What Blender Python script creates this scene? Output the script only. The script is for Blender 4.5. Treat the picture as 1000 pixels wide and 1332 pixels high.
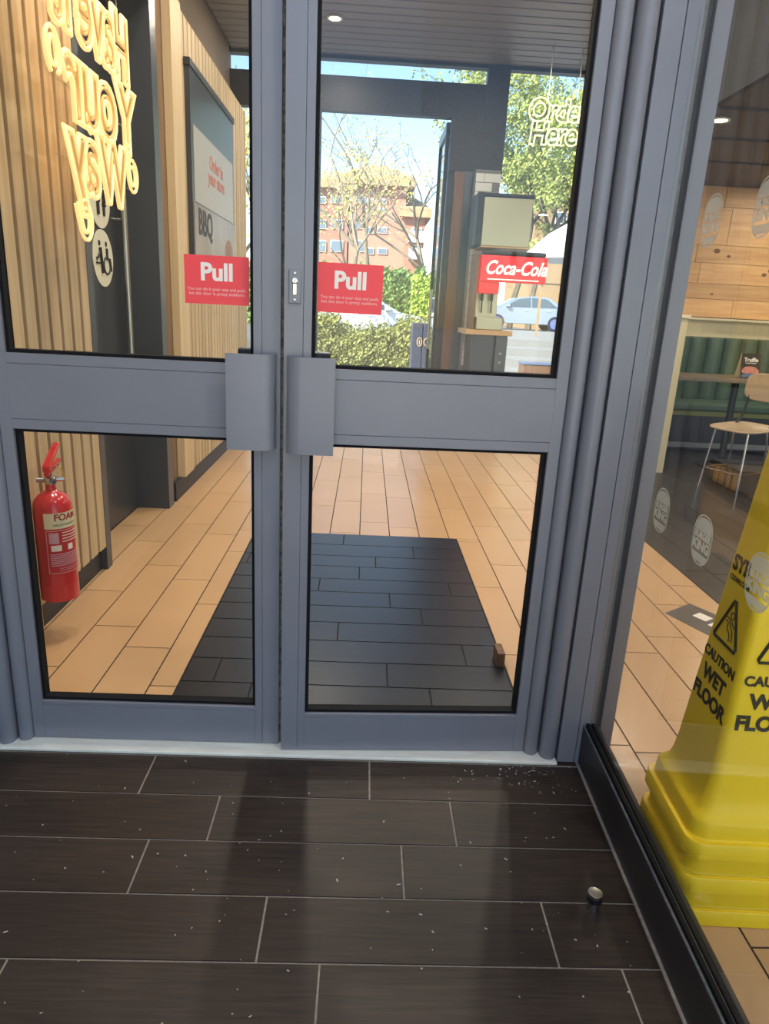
import bpy, bmesh, math, random
import numpy as np
from mathutils import Vector, Matrix

for o in list(bpy.data.objects):
    bpy.data.objects.remove(o, do_unlink=True)
S = bpy.context.scene
COL = S.collection

# ------------------------------------------------------------------ camera
F_PX, YAW, PITCH, ROLL = 891.58, 0.037364, 0.289997, 0.0516886
CAM = np.array([0.0, -2.02, 1.5])
_F = np.array([math.sin(YAW) * math.cos(PITCH), math.cos(YAW) * math.cos(PITCH), -math.sin(PITCH)])
_r = np.array([math.cos(YAW), -math.sin(YAW), 0.0])
_u = np.cross(_r, _F)
RX = _r * math.cos(ROLL) + _u * math.sin(ROLL)
UP = -_r * math.sin(ROLL) + _u * math.cos(ROLL)
cam_d = bpy.data.cameras.new('camera')
cam_d.sensor_fit = 'VERTICAL'
cam_d.sensor_height = 36.0
cam_d.lens = F_PX / 1332 * 36.0
cam_d.clip_start = 0.02
cam_d.clip_end = 600
cam = bpy.data.objects.new('camera', cam_d)
COL.objects.link(cam)
cam.matrix_world = Matrix(((RX[0], UP[0], -_F[0], CAM[0]), (RX[1], UP[1], -_F[1], CAM[1]),
                           (RX[2], UP[2], -_F[2], CAM[2]), (0, 0, 0, 1)))
S.camera = cam


def at(px, py, ax, val):
    """point where the sight line of a photo pixel meets the world plane axis=val"""
    d = RX * ((px - 500) / F_PX) - UP * ((py - 666) / F_PX) + _F
    t = (val - CAM[ax]) / d[ax]
    return Vector(CAM + d * t)


# ------------------------------------------------------------------ world, sun, exposure
W = bpy.data.worlds.new('sky')
S.world = W
W.use_nodes = True
wn = W.node_tree.nodes
wl = W.node_tree.links
bg = wn['Background']
sky = wn.new('ShaderNodeTexSky')
sky.sky_type = 'NISHITA'
sky.sun_disc = False
sky.sun_elevation = math.radians(42)
sky.sun_rotation = math.radians(230)
sky.air_density = 1.0
sky.dust_density = 0.3
sky.ozone_density = 1.5
wl.new(sky.outputs[0], bg.inputs[0])
bg.inputs[1].default_value = 0.34

sun_d = bpy.data.lights.new('sun', 'SUN')
sun_d.energy = 11.0
sun_d.angle = math.radians(0.6)
sun_d.color = (1.0, 0.94, 0.84)
sun = bpy.data.objects.new('sun', sun_d)
COL.objects.link(sun)
sun.location = (-20, -18, 22)
sun.rotation_euler = Vector((0.60, 0.48, -0.64)).to_track_quat('-Z', 'Y').to_euler()

S.view_settings.view_transform = 'Standard'
S.view_settings.look = 'None'
S.view_settings.gamma = 1.0
S.view_settings.use_curve_mapping = False
S.view_settings.exposure = 0.22

# ------------------------------------------------------------------ materials
MATS = {}


def s2l(c):
    return tuple((v / 255 / 12.92) if v / 255 <= 0.04045 else ((v / 255 + 0.055) / 1.055) ** 2.4 for v in c)


def mat(name, rgb, rough=0.5, metal=0.0, var=0.0, scale=8.0, stretch=(1, 1, 1), bump=0.0, spec=0.5,
        objvar=0.0, rgb2=None, emit=None, estr=1.0, coat=0.0):
    """procedural principled material: base colour (linear) with noise grain, per-object variation and fine relief"""
    m = bpy.data.materials.new(name)
    m.use_nodes = True
    n = m.node_tree.nodes
    l = m.node_tree.links
    b = n['Principled BSDF']
    b.inputs['Roughness'].default_value = rough
    b.inputs['Metallic'].default_value = metal
    b.inputs['Specular IOR Level'].default_value = spec
    b.inputs['Coat Weight'].default_value = coat
    b.inputs['Coat Roughness'].default_value = 0.1
    tc = n.new('ShaderNodeTexCoord')
    mp = n.new('ShaderNodeMapping')
    mp.inputs['Scale'].default_value = stretch
    l.new(tc.outputs['Object'], mp.inputs['Vector'])
    oi = n.new('ShaderNodeObjectInfo')
    if objvar:
        ad = n.new('ShaderNodeVectorMath')
        ad.operation = 'ADD'
        sc = n.new('ShaderNodeVectorMath')
        sc.operation = 'SCALE'
        sc.inputs[0].default_value = (17.3, 9.1, 5.7)
        l.new(oi.outputs['Random'], sc.inputs['Scale'])
        l.new(mp.outputs[0], ad.inputs[0])
        l.new(sc.outputs[0], ad.inputs[1])
        vec = ad.outputs[0]
    else:
        vec = mp.outputs[0]
    nz = n.new('ShaderNodeTexNoise')
    nz.inputs['Scale'].default_value = scale
    nz.inputs['Detail'].default_value = 6
    nz.inputs['Roughness'].default_value = 0.6
    l.new(vec, nz.inputs['Vector'])
    mx = n.new('ShaderNodeMix')
    mx.data_type = 'RGBA'
    c2 = rgb2 if rgb2 else tuple(max(0, v * (1 - var)) for v in rgb)
    c1 = rgb if rgb2 else tuple(min(1, v * (1 + var)) for v in rgb)
    mx.inputs[6].default_value = (*c2, 1)
    mx.inputs[7].default_value = (*c1, 1)
    mr = n.new('ShaderNodeMapRange')
    mr.inputs[1].default_value = 0.3
    mr.inputs[2].default_value = 0.7
    l.new(nz.outputs[0], mr.inputs[0])
    l.new(mr.outputs[0], mx.inputs[0])
    out = mx.outputs[2]
    if objvar:
        hs = n.new('ShaderNodeHueSaturation')
        m2 = n.new('ShaderNodeMapRange')
        m2.inputs[3].default_value = 1 - objvar
        m2.inputs[4].default_value = 1 + objvar
        l.new(oi.outputs['Random'], m2.inputs[0])
        l.new(m2.outputs[0], hs.inputs['Value'])
        l.new(out, hs.inputs['Color'])
        out = hs.outputs[0]
    l.new(out, b.inputs['Base Color'])
    if bump:
        bp = n.new('ShaderNodeBump')
        bp.inputs['Strength'].default_value = bump
        bp.inputs['Distance'].default_value = 0.004
        l.new(nz.outputs[0], bp.inputs['Height'])
        l.new(bp.outputs[0], b.inputs['Normal'])
    if emit:
        b.inputs['Emission Color'].default_value = (*emit, 1)
        b.inputs['Emission Strength'].default_value = estr
    MATS[name] = m
    return m


def glass_mat(name, tint=(0.93, 0.95, 0.95), base=0.028, rough=0.0):
    m = bpy.data.materials.new(name)
    m.use_nodes = True
    n = m.node_tree.nodes
    l = m.node_tree.links
    n.remove(n['Principled BSDF'])
    tr = n.new('ShaderNodeBsdfTransparent')
    tr.inputs[0].default_value = (*tint, 1)
    gl = n.new('ShaderNodeBsdfGlossy')
    gl.inputs['Roughness'].default_value = rough
    lw = n.new('ShaderNodeLayerWeight')
    lw.inputs['Blend'].default_value = 0.5
    pw = n.new('ShaderNodeMath')
    pw.operation = 'POWER'
    pw.inputs[1].default_value = 5.0
    l.new(lw.outputs['Facing'], pw.inputs[0])
    ma = n.new('ShaderNodeMath')
    ma.operation = 'MULTIPLY_ADD'
    ma.inputs[1].default_value = 1 - base
    ma.inputs[2].default_value = base
    l.new(pw.outputs[0], ma.inputs[0])
    mx = n.new('ShaderNodeMixShader')
    l.new(ma.outputs[0], mx.inputs[0])
    l.new(tr.outputs[0], mx.inputs[1])
    l.new(gl.outputs[0], mx.inputs[2])
    l.new(mx.outputs[0], n['Material Output'].inputs[0])
    MATS[name] = m
    return m


def film_mat(name, rgb, alpha):
    """frosted sticker film: partly see-through"""
    m = mat(name, rgb, rough=0.6)
    m.node_tree.nodes['Principled BSDF'].inputs['Alpha'].default_value = alpha
    return m


mat('paint', s2l((130, 130, 137)), rough=0.28, var=0.05, scale=3, spec=0.5, bump=0.02)
mat('paint_dark', s2l((40, 38, 42)), rough=0.4, var=0.08, scale=5)  # frame paint darkened to imitate the sill's shaded side; also on handle parts
mat('gasket', (0.008, 0.008, 0.009), rough=0.75, var=0.2, scale=30, spec=0.2)
mat('gasket_grey', s2l((95, 98, 98)), rough=0.6, var=0.4, scale=60)
mat('brush', s2l((160, 146, 122)), rough=0.9, rgb2=s2l((40, 40, 40)), scale=60)
mat('threshold', s2l((252, 244, 226)), rough=0.45, metal=0.0, var=0.12, scale=6, stretch=(1, 6, 1))
mat('steel', s2l((190, 186, 175)), rough=0.28, metal=1.0, var=0.06, scale=20, stretch=(1, 1, 12))
mat('chrome', s2l((205, 205, 205)), rough=0.12, metal=1.0)
mat('darktile', s2l((62, 49, 40)), rough=0.42, var=0.0, rgb2=s2l((36, 28, 23)), scale=5, stretch=(1.2, 26, 1), bump=0.12, objvar=0.12, spec=0.35)
mat('grout', s2l((150, 140, 128)), rough=0.9, var=0.25, scale=60)
mat('mattile', s2l((44, 45, 50)), rough=0.3, rgb2=s2l((30, 31, 36)), scale=7, stretch=(1.5, 14, 1), bump=0.1, objvar=0.1)
mat('matgrout', s2l((20, 20, 24)), rough=0.8)
mat('tantile', s2l((208, 168, 124)), rough=0.26, var=0.04, scale=3, objvar=0.035)
mat('tangrout', s2l((52, 36, 24)), rough=0.9)
mat('seatfloor', s2l((62, 56, 50)), rough=0.4, rgb2=s2l((45, 40, 36)), scale=5, stretch=(1.2, 20, 1), objvar=0.12)
mat('slat', s2l((214, 192, 154)), rough=0.55, rgb2=s2l((188, 162, 122)), scale=3.0, stretch=(9, 9, 0.35), objvar=0.09, bump=0.05)
mat('slatback', s2l((150, 118, 82)), rough=0.6, rgb2=s2l((112, 86, 58)), scale=4, stretch=(8, 8, 0.4))
mat('slatpale', s2l((226, 204, 164)), rough=0.5, rgb2=s2l((210, 182, 136)), scale=3, stretch=(9, 9, 0.3), objvar=0.03)
mat('kick', s2l((36, 37, 44)), rough=0.5, var=0.1)
mat('darkdoor', s2l((52, 55, 60)), rough=0.3, var=0.12, scale=3)
mat('darkframe', s2l((64, 68, 74)), rough=0.32, var=0.1, scale=3)
mat('white', s2l((226, 222, 205)), rough=0.5)
mat('icon_white', s2l((222, 222, 200)), rough=0.5)
mat('black', s2l((22, 22, 24)), rough=0.5)
mat('print_red', s2l((252, 74, 78)), rough=0.45)
mat('print_cream', s2l((250, 240, 226)), rough=0.5)
mat('print_pink', s2l((250, 190, 180)), rough=0.5)
mat('ext_red', s2l((206, 30, 38)), rough=0.22, coat=0.5)
mat('ext_label', s2l((196, 24, 34)), rough=0.4)
mat('ext_text', s2l((214, 160, 175)), rough=0.5)
mat('ext_cream', s2l((228, 220, 180)), rough=0.5)
mat('yellow_tag', s2l((240, 200, 60)), rough=0.5)
mat('cone', s2l((255, 214, 34)), rough=0.38, var=0.03, scale=5, spec=0.4)
mat('cone_print', s2l((44, 42, 20)), rough=0.5)
mat('ceil_slat', s2l((140, 132, 124)), rough=0.45, var=0.08, scale=4, stretch=(0.3, 6, 1))
mat('ceil_dark', s2l((34, 32, 31)), rough=0.7)
mat('ceil_seat', s2l((74, 70, 64)), rough=0.6, var=0.1, scale=2)
mat('farframe', s2l((36, 31, 28)), rough=0.5, var=0.1, scale=4)
mat('brownwood', s2l((134, 98, 68)), rough=0.5, rgb2=s2l((88, 62, 44)), scale=4, stretch=(10, 10, 0.5))
mat('subway', s2l((206, 208, 204)), rough=0.2, objvar=0.05)
mat('subgrout', s2l((120, 120, 118)), rough=0.9)
mat('sheet_steel', s2l((160, 154, 130)), rough=0.32, metal=1.0, var=0.04, scale=3)
mat('coke_red', s2l((214, 26, 34)), rough=0.35, emit=s2l((214, 26, 34)), estr=0.55)
mat('sign_white', s2l((245, 240, 230)), rough=0.4, emit=s2l((245, 240, 230)), estr=0.6)
mat('counterwood', s2l((206, 172, 120)), rough=0.45, rgb2=s2l((176, 138, 90)), scale=4, stretch=(0.4, 9, 9))
mat('plank', s2l((224, 184, 130)), rough=0.5, rgb2=s2l((196, 150, 100)), scale=2.5, stretch=(0.6, 5, 9), objvar=0.12)
mat('knot', s2l((120, 84, 54)), rough=0.6)
mat('cream', s2l((214, 200, 160)), rough=0.6, var=0.03)
mat('creamledge', s2l((232, 218, 182)), rough=0.5)
mat('green_leather', s2l((66, 92, 70)), rough=0.45, var=0.15, scale=4, objvar=0.1)
mat('green_edge', s2l((112, 118, 52)), rough=0.5)
mat('tablewood', s2l((120, 104, 84)), rough=0.35, rgb2=s2l((96, 82, 66)), scale=4, stretch=(0.5, 8, 8))
mat('plywood', s2l((178, 158, 128)), rough=0.4, rgb2=s2l((156, 134, 104)), scale=3, stretch=(0.6, 8, 6))
mat('neon', s2l((250, 220, 160)), rough=0.5, emit=s2l((255, 214, 140)), estr=0.85)
mat('neon2', s2l((255, 246, 200)), rough=0.5, emit=s2l((255, 240, 180)), estr=1.2)
mat('neon_core', s2l((225, 180, 110)), rough=0.4, emit=s2l((240, 184, 104)), estr=0.45)
mat('lamp', (1, 1, 1), emit=(1.0, 0.86, 0.62), estr=14.0)
mat('poster_pale', s2l((168, 164, 156)), rough=0.35)
mat('poster_brown', s2l((112, 84, 62)), rough=0.3, rgb2=s2l((150, 140, 130)), scale=3)
mat('poster_grey', s2l((170, 164, 156)), rough=0.35)
mat('poster_black', s2l((28, 27, 27)), rough=0.35)
mat('poster_text', s2l((196, 110, 90)), rough=0.5)
mat('poster_burger', s2l((176, 128, 82)), rough=0.5, rgb2=s2l((120, 76, 44)), scale=30)
mat('truffle_pink', s2l((226, 150, 130)), rough=0.5, rgb2=s2l((190, 100, 80)), scale=60)
mat('truffle_blue', s2l((92, 108, 140)), rough=0.5)
mat('floor_decal', s2l((92, 84, 78)), rough=0.4)
mat('wall_ext', s2l((208, 198, 184)), rough=0.8, var=0.06, scale=3)  # unseen outer walls, lightened to bounce light into the entrance
mat('wall_in', s2l((150, 132, 112)), rough=0.8, var=0.05, scale=3)
mat('pavement', s2l((156, 150, 138)), rough=0.85, var=0.08, scale=4)
mat('forecourt_bounce', s2l((222, 214, 198)), rough=0.85, var=0.06, scale=4)  # made pale so the unseen ground bounces warm light to the doors
mat('asphalt', s2l((108, 106, 104)), rough=0.9, var=0.1, scale=6)
mat('step_stone', s2l((140, 139, 134)), rough=0.8, var=0.05, scale=3)
mat('brick', s2l((190, 136, 112)), rough=0.85, var=0.12, scale=2)
mat('brick2', s2l((174, 120, 98)), rough=0.85, var=0.12, scale=2)
mat('roof', s2l((176, 152, 112)), rough=0.9, var=0.25, scale=3)
mat('winglass', s2l((110, 124, 140)), rough=0.15, spec=0.7)
mat('balcony', s2l((226, 222, 216)), rough=0.7)
mat('bark', s2l((150, 134, 112)), rough=0.9, var=0.25, scale=6)
mat('barkdark', s2l((104, 90, 74)), rough=0.9, var=0.25, scale=6)
mat('leaf_spring', s2l((216, 206, 110)), rough=0.7, var=0.25, scale=0.8)
mat('leaf_green', s2l((158, 166, 84)), rough=0.7, var=0.35, scale=0.6)
mat('leaf_hedge', s2l((150, 152, 84)), rough=0.7, var=0.4, scale=2.5)
mat('leaf_hedge2', s2l((130, 158, 84)), rough=0.7, var=0.4, scale=1.5)
mat('leaf_bright', s2l((176, 198, 84)), rough=0.7, var=0.2, scale=1.5)
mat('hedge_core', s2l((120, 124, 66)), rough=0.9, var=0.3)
mat('car_silver', s2l((150, 164, 184)), rough=0.22, metal=0.35, coat=0.6)
mat('car_white', s2l((238, 240, 242)), rough=0.25, coat=0.5)
mat('car_glass', s2l((70, 86, 96)), rough=0.08, spec=0.8)
mat('tyre', s2l((30, 34, 60)), rough=0.7)
mat('wheel', s2l((120, 132, 180)), rough=0.3, metal=0.4)
mat('parasol', s2l((186, 188, 198)), rough=0.8)
mat('kiosk', s2l((164, 132, 96)), rough=0.8, var=0.08, scale=3)
mat('bin_dark', s2l((62, 66, 84)), rough=0.45)
mat('bin_logo', s2l((186, 160, 120)), rough=0.5)
mat('debris', s2l((190, 186, 176)), rough=0.9)
film_mat('film', s2l((226, 226, 214)), 0.5)
film_mat('film_faint', s2l((190, 196, 190)), 0.35)
glass_mat('glass')
glass_mat('glass_far', tint=(0.96, 0.97, 0.97), base=0.02)
glass_mat('glass_side', tint=(0.90, 0.91, 0.90), base=0.035)


# ------------------------------------------------------------------ mesh builder
class MB:
    def __init__(self):
        self.v, self.f, self.smooth = [], [], False

    def _add(self, vs, fs):
        b = len(self.v)
        self.v += [tuple(map(float, p)) for p in vs]
        self.f += [tuple(b + i for i in f) for f in fs]
        return self

    def box(self, x0, x1, y0, y1, z0, z1):
        if x0 > x1: x0, x1 = x1, x0
        if y0 > y1: y0, y1 = y1, y0
        if z0 > z1: z0, z1 = z1, z0
        return self._add([(x0, y0, z0), (x1, y0, z0), (x1, y1, z0), (x0, y1, z0), (x0, y0, z1), (x1, y0, z1), (x1, y1, z1), (x0, y1, z1)],
                         [(0, 3, 2, 1), (4, 5, 6, 7), (0, 1, 5, 4), (1, 2, 6, 5), (2, 3, 7, 6), (3, 0, 4, 7)])

    def prism(self, poly, axis, a, b):
        """poly: 2D outline in the two other axes (in x,y,z order), extruded along axis from a to b"""
        def p3(p, t):
            if axis == 0: return (t, p[0], p[1])
            if axis == 1: return (p[0], t, p[1])
            return (p[0], p[1], t)
        n = len(poly)
        return self._add([p3(p, a) for p in poly] + [p3(p, b) for p in poly],
                         [tuple(range(n - 1, -1, -1)), tuple(range(n, 2 * n))] + [(i, (i + 1) % n, n + (i + 1) % n, n + i) for i in range(n)])

    def loft(self, rings, cap=True):
        n = len(rings[0])
        vs = [p for r in rings for p in r]
        fs = []
        for k in range(len(rings) - 1):
            for i in range(n):
                j = (i + 1) % n
                fs.append((k * n + i, k * n + j, (k + 1) * n + j, (k + 1) * n + i))
        if cap:
            fs.append(tuple(range(n - 1, -1, -1)))
            fs.append(tuple((len(rings) - 1) * n + i for i in range(n)))
        return self._add(vs, fs)

    def lathe(self, prof, c=(0, 0), n=20):
        rings = [[(c[0] + r * math.cos(2 * math.pi * i / n), c[1] + r * math.sin(2 * math.pi * i / n), z) for i in range(n)] for r, z in prof]
        return self.loft(rings)

    def tube(self, path, r, n=6, closed=False):
        P = [Vector(p) for p in path]
        rs = r if isinstance(r, (list, tuple)) else [r] * len(P)
        rings = []
        m = len(P)
        prev = None
        for i, p in enumerate(P):
            if closed:
                t = P[(i + 1) % m] - P[i - 1]
            else:
                t = P[min(i + 1, m - 1)] - P[max(i - 1, 0)]
            if t.length < 1e-9: t = Vector((0, 0, 1))
            t.normalize()
            a = prev if prev is not None else (Vector((0, 0, 1)) if abs(t.z) < 0.9 else Vector((1, 0, 0)))
            u = a - t * a.dot(t)
            if u.length < 1e-6:
                u = t.orthogonal()
            u.normalize()
            prev = u
            w = t.cross(u)
            rings.append([tuple(p + (u * math.cos(2 * math.pi * k / n) + w * math.sin(2 * math.pi * k / n)) * rs[i]) for k in range(n)])
        if closed:
            rings.append(rings[0])
            return self.loft(rings, cap=False)
        return self.loft(rings)

    def mesh(self, name, material, off=(0, 0, 0), bevel=0.0, smooth=None):
        me = bpy.data.meshes.new(name)
        vs = [(x - off[0], y - off[1], z - off[2]) for x, y, z in self.v]
        me.from_pydata(vs, [], self.f)
        bm = bmesh.new()
        bm.from_mesh(me)
        bmesh.ops.recalc_face_normals(bm, faces=bm.faces)
        if bevel:
            es = [e for e in bm.edges if len(e.link_faces) == 2 and e.calc_face_angle(0) > 0.5]
            bmesh.ops.bevel(bm, geom=es, offset=bevel, segments=2, affect='EDGES', profile=0.5)
        bm.to_mesh(me)
        bm.free()
        me.materials.append(MATS[material])
        sm = self.smooth if smooth is None else smooth
        if sm:
            for p in me.polygons: p.use_smooth = True
            me.set_sharp_from_angle(angle=math.radians(38))
        return me

    def build(self, name, material, parent=None, bevel=0.0, smooth=None, off=None):
        o_ = off if off is not None else (ORG.get(parent.name, (0, 0, 0)) if parent else (0, 0, 0))
        o = bpy.data.objects.new(name, self.mesh(name, material, o_, bevel, smooth))
        COL.objects.link(o)
        if parent:
            o.parent = parent
            ORG[o.name] = o_
        return o


ORG = {}


def box(*a):
    return MB().box(*a)


def tag(o, label=None, cat=None, group=None, kind=None):
    if label: o['label'] = label
    if cat: o['category'] = cat
    if group: o['group'] = group
    if kind: o['kind'] = kind
    return o


def thing(name, loc, label=None, cat=None, group=None, kind=None, rotz=0.0, local=False):
    """Empty at a thing's base. local=False: its parts are modelled in world coordinates and shifted to it"""
    o = bpy.data.objects.new(name, None)
    COL.objects.link(o)
    o.location = loc
    o.rotation_euler = (0, 0, rotz)
    o.empty_display_size = 0.1
    ORG[o.name] = (0, 0, 0) if local else tuple(loc)
    return tag(o, label, cat, group, kind)


def struct(o, label=None):
    o['kind'] = 'structure'
    if label: o['label'] = label
    return o


def place(mesh, name, parent, loc, rot=(0, 0, 0)):
    o = bpy.data.objects.new(name, mesh)
    COL.objects.link(o)
    off = ORG.get(parent.name, (0, 0, 0)) if parent else (0, 0, 0)
    o.location = (loc[0] - off[0], loc[1] - off[1], loc[2] - off[2])
    o.rotation_euler = rot
    if parent: o.parent = parent
    ORG[o.name] = (0, 0, 0)
    return o


def text(name, body, size, material, parent, pos, right, up, extrude=0.0006, bold=0.0, align='CENTER', shear=0.0,
         sx=1.0, line=1.0, outline=None, spacing=1.0, valign='CENTER'):
    """flat or tube-outlined lettering on a plane given by right/up vectors (parent coordinates = world minus its base)"""
    cu = bpy.data.curves.new('lettering', 'FONT')
    cu.body = body
    cu.size = size
    cu.align_x = align
    cu.align_y = valign
    cu.shear = shear
    cu.space_line = line
    cu.space_character = spacing
    cu.resolution_u = 4
    cu.offset = bold
    if outline:
        cu.fill_mode = 'NONE'
        cu.bevel_depth = outline
        cu.bevel_resolution = 1
    else:
        cu.extrude = extrude
    t = bpy.data.objects.new('lettering_tmp', cu)
    COL.objects.link(t)
    dg = bpy.context.evaluated_depsgraph_get()
    me = bpy.data.meshes.new_from_object(t.evaluated_get(dg))
    bpy.data.objects.remove(t, do_unlink=True)
    r = Vector(right).normalized() * sx
    u = Vector(up).normalized()
    nrm = Vector(right).normalized().cross(u)
    off = Vector(ORG.get(parent.name, (0, 0, 0))) if parent else Vector((0, 0, 0))
    p = Vector(pos) - off
    for v in me.vertices:
        c = v.co.copy()
        v.co = p + r * c.x + u * c.y + nrm * c.z
    me.materials.clear()
    me.materials.append(MATS[material])
    o = bpy.data.objects.new(name, me)
    COL.objects.link(o)
    if parent:
        o.parent = parent
        ORG[o.name] = tuple(off)
    return o


def rounded(x0, x1, y0, y1, r, n=5):
    pts = []
    for cx, cy, a0 in ((x1 - r, y1 - r, 0), (x0 + r, y1 - r, 90), (x0 + r, y0 + r, 180), (x1 - r, y0 + r, 270)):
        for k in range(n + 1):
            a = math.radians(a0 + 90 * k / n)
            pts.append((cx + r * math.cos(a), cy + r * math.sin(a)))
    return pts


random.seed(7)

# ================================================================== STRUCTURE
# ---- outside entry floor: dark wood-look tiles
fl_out = struct(box(-1.75, 0.88, -3.2, 0.005, -0.06, -0.003).build('floor', 'grout'), 'dark wood-look plank tiles of the entrance floor outside the doors')
PIT, TL, G = 0.1905, 0.7275, 0.0058
seed_off = [0.068, 0.324, 0.160, 0.525, 0.676]
cache = {}


def tile_mesh(w, d, material, th=0.010, bev=0.0008):
    key = (round(w, 3), round(d, 3), material)
    if key not in cache:
        cache[key] = box(-w / 2, w / 2, -d / 2, d / 2, -th, 0).mesh('tile', material, bevel=bev)
    return cache[key]


def lay(parent, x0, x1, y0, y1, material, g=G, z=0.0):
    w, d = x1 - x0 - g, y1 - y0 - g
    if w < 0.012 or d < 0.012: return
    place(tile_mesh(w, d, material), 'tile', parent, ((x0 + x1) / 2, (y0 + y1) / 2, z))


for r in range(16):
    ya, yb = -0.003 - PIT * (r + 1), -0.003 - PIT * r
    off = seed_off[r] if r < 5 else random.uniform(0, TL)
    k = -4
    while True:
        a, b = off + k * TL, off + (k + 1) * TL
        k += 1
        if b < -1.7: continue
        if a > 0.86: break
        lay(fl_out, max(a, -1.7), min(b, 0.86), ya, yb, 'darktile')

# ---- inside hall floor: tan plank tiles running into the room
fl_in = struct(box(-1.75, 2.03, 0.005, 7.0, -0.06, -0.003).build('floor', 'tangrout'), 'glossy tan plank tiles of the hall floor behind the doors')
MAT = (-0.705, 0.67, 0.12, 2.42)
ITL = 0.79
joff = {-1: 1.35, 0: 0.948, 1: 0.75, 2: 0.436, 5: 2.471, 6: 2.73, 7: 2.63, 8: 2.92, 9: 3.165, 10: 1.9544, 11: 1.67, 12: 2.44}


def lay_in(parent, x0, x1, y0, y1):
    if x1 <= MAT[0] or x0 >= MAT[1] or y0 >= MAT[3]:
        lay(parent, x0, x1, y0, y1, 'tantile', 0.006)
        return
    if y1 > MAT[3]:
        lay(parent, x0, x1, MAT[3] + .012, y1, 'tantile', 0.006)
        y1 = MAT[3] + .012
    if x0 < MAT[0]: lay(parent, x0, MAT[0], y0, y1, 'tantile', 0.006)
    if x1 > MAT[1]: lay(parent, MAT[1], x1, y0, y1, 'tantile', 0.006)


for c in range(-2, 16):
    x0, x1 = -1.225 + .205 * c, -1.225 + .205 * (c + 1)
    x1 = min(x1, 2.03)
    o0 = joff.get(c, random.uniform(0, ITL))
    k = -8
    ylo = 0.13 if x0 < 0.93 else -2.6
    while True:
        a, b = o0 + k * ITL, o0 + (k + 1) * ITL
        k += 1
        if b < ylo: continue
        if a > 7.0: break
        lay_in(fl_in, x0, x1, max(a, ylo), min(b, 7.0))
for yy in (-0.28, -1.07, -1.86, -2.6):
    lay(fl_in, 0.895, 1.03, yy, min(yy + ITL, 0.13), 'tantile', 0.006)
struct(box(0.88, 2.03, -2.7, 0.005, -0.06, -0.003).build('floor', 'tangrout'), 'tan tile bed of the corner floor behind the side window')
# floor decal, dark, with pale marks, partly behind the cone
dec = MB().prism([(1.66, 1.32), (1.86, 1.46), (2.0, 1.22), (1.78, 1.06)], 2, 0.0, 0.0012).build('floor_sticker', 'floor_decal', fl_in)
MB().prism([(1.80, 1.30), (1.86, 1.34), (1.90, 1.27), (1.84, 1.23)], 2, 0.0012, 0.0016).build('printed_mark', 'print_cream', dec)
MB().prism([(1.83, 1.19), (1.90, 1.235), (1.92, 1.20), (1.85, 1.155)], 2, 0.0012, 0.0016).build('printed_mark', 'print_cream', dec)

# ---- inset mat of black plank tiles just inside the doors
mat_fl = struct(box(-0.705, 0.67, 0.12, 2.42, -0.06, 0.002).build('floor', 'matgrout'), 'inset of black plank tiles just inside the doors')
rows = [0.12, 0.275, .471, .667, .864, 1.057, 1.249, 1.433, 1.618, 1.814, 1.995, 2.2, 2.42]
mj = {1: [.314, -.41], 2: [.143, -.571], 3: [.498, -.23], 4: [-.082], 5: [.334, -.39], 6: [.178, -.54], 7: [.52, -.21], 8: [.011], 9: [.108, -.661], 10: [.352, -.37], 11: [-.1], 0: [0.05]}
for r in range(12):
    xs = [-.70] + sorted(mj[r]) + [.665]
    for a, b in zip(xs[:-1], xs[1:]):
        lay(mat_fl, a, b, rows[r], rows[r + 1], 'mattile', 0.007, z=0.006)

# ---- dark floor of the seating area
fl_seat = struct(box(2.03, 9.0, -2.7, 6.95, -0.06, -0.003).build('floor', 'kick'), 'dark brown plank tiles of the seating area floor')
for r in range(20):
    x0 = 2.032 + r * 0.19
    k = 0
    y = -0.4 - random.random() * 0.8
    while y < 6.4:
        lay(fl_seat, x0, x0 + 0.19, y, y + 0.95, 'seatfloor', 0.004)
        y += 0.95

# ---- threshold
th = struct(box(-1.205, 0.722, 0.0, 0.13, 0.0, 0.012).build('trim_1', 'threshold', bevel=0.003), 'pale metal threshold strip under both doors')

# ---- door frame (left jamb tube, right jamb tube and posts, header)
def half_round(x0, x1, yback, r_out, n=10):
    cx, hw = (x0 + x1) / 2, (x1 - x0) / 2
    return [(x1, yback)] + [(cx + hw * math.cos(math.pi * k / n), 0.045 - r_out * math.sin(math.pi * k / n)) for k in range(n + 1)] + [(x0, yback)]


frame = struct(thing('trim_2', (0.72, 0.05, 0)), 'blue grey aluminium door frame with rounded jambs and corner post')
MB().prism(half_round(-1.204, -1.148, 0.12, 0.03), 2, 0.006, 2.62).build('jamb', 'paint', frame, smooth=True)
MB().prism(half_round(0.667, 0.724, 0.12, 0.03), 2, 0.006, 2.62).build('jamb', 'paint', frame, smooth=True)
box(-1.30, -1.206, 0.03, 0.13, 0.0, 2.75).build('post', 'paint', frame, bevel=.002)
box(0.727, 0.7865, 0.022, 0.13, 0.0, 2.75).build('post', 'paint', frame, bevel=.0015)
box(0.7885, 0.834, 0.022, 0.13, 0.0, 2.75).build('post', 'paint', frame, bevel=.0015)
box(0.836, 0.872, 0.045, 0.13, 0.0, 2.75).build('seal', 'gasket', frame)
box(0.8365, 0.848, 0.036, 0.048, 0.15, 2.75).build('seal', 'gasket_grey', frame)
box(0.872, 0.918, 0.045, 0.15, 0.0, 2.75).build('post', 'paint', frame, bevel=.002)
box(-1.205, 0.726, 0.02, 0.13, 2.62, 2.75).build('header', 'paint', frame, bevel=.002)

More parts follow.
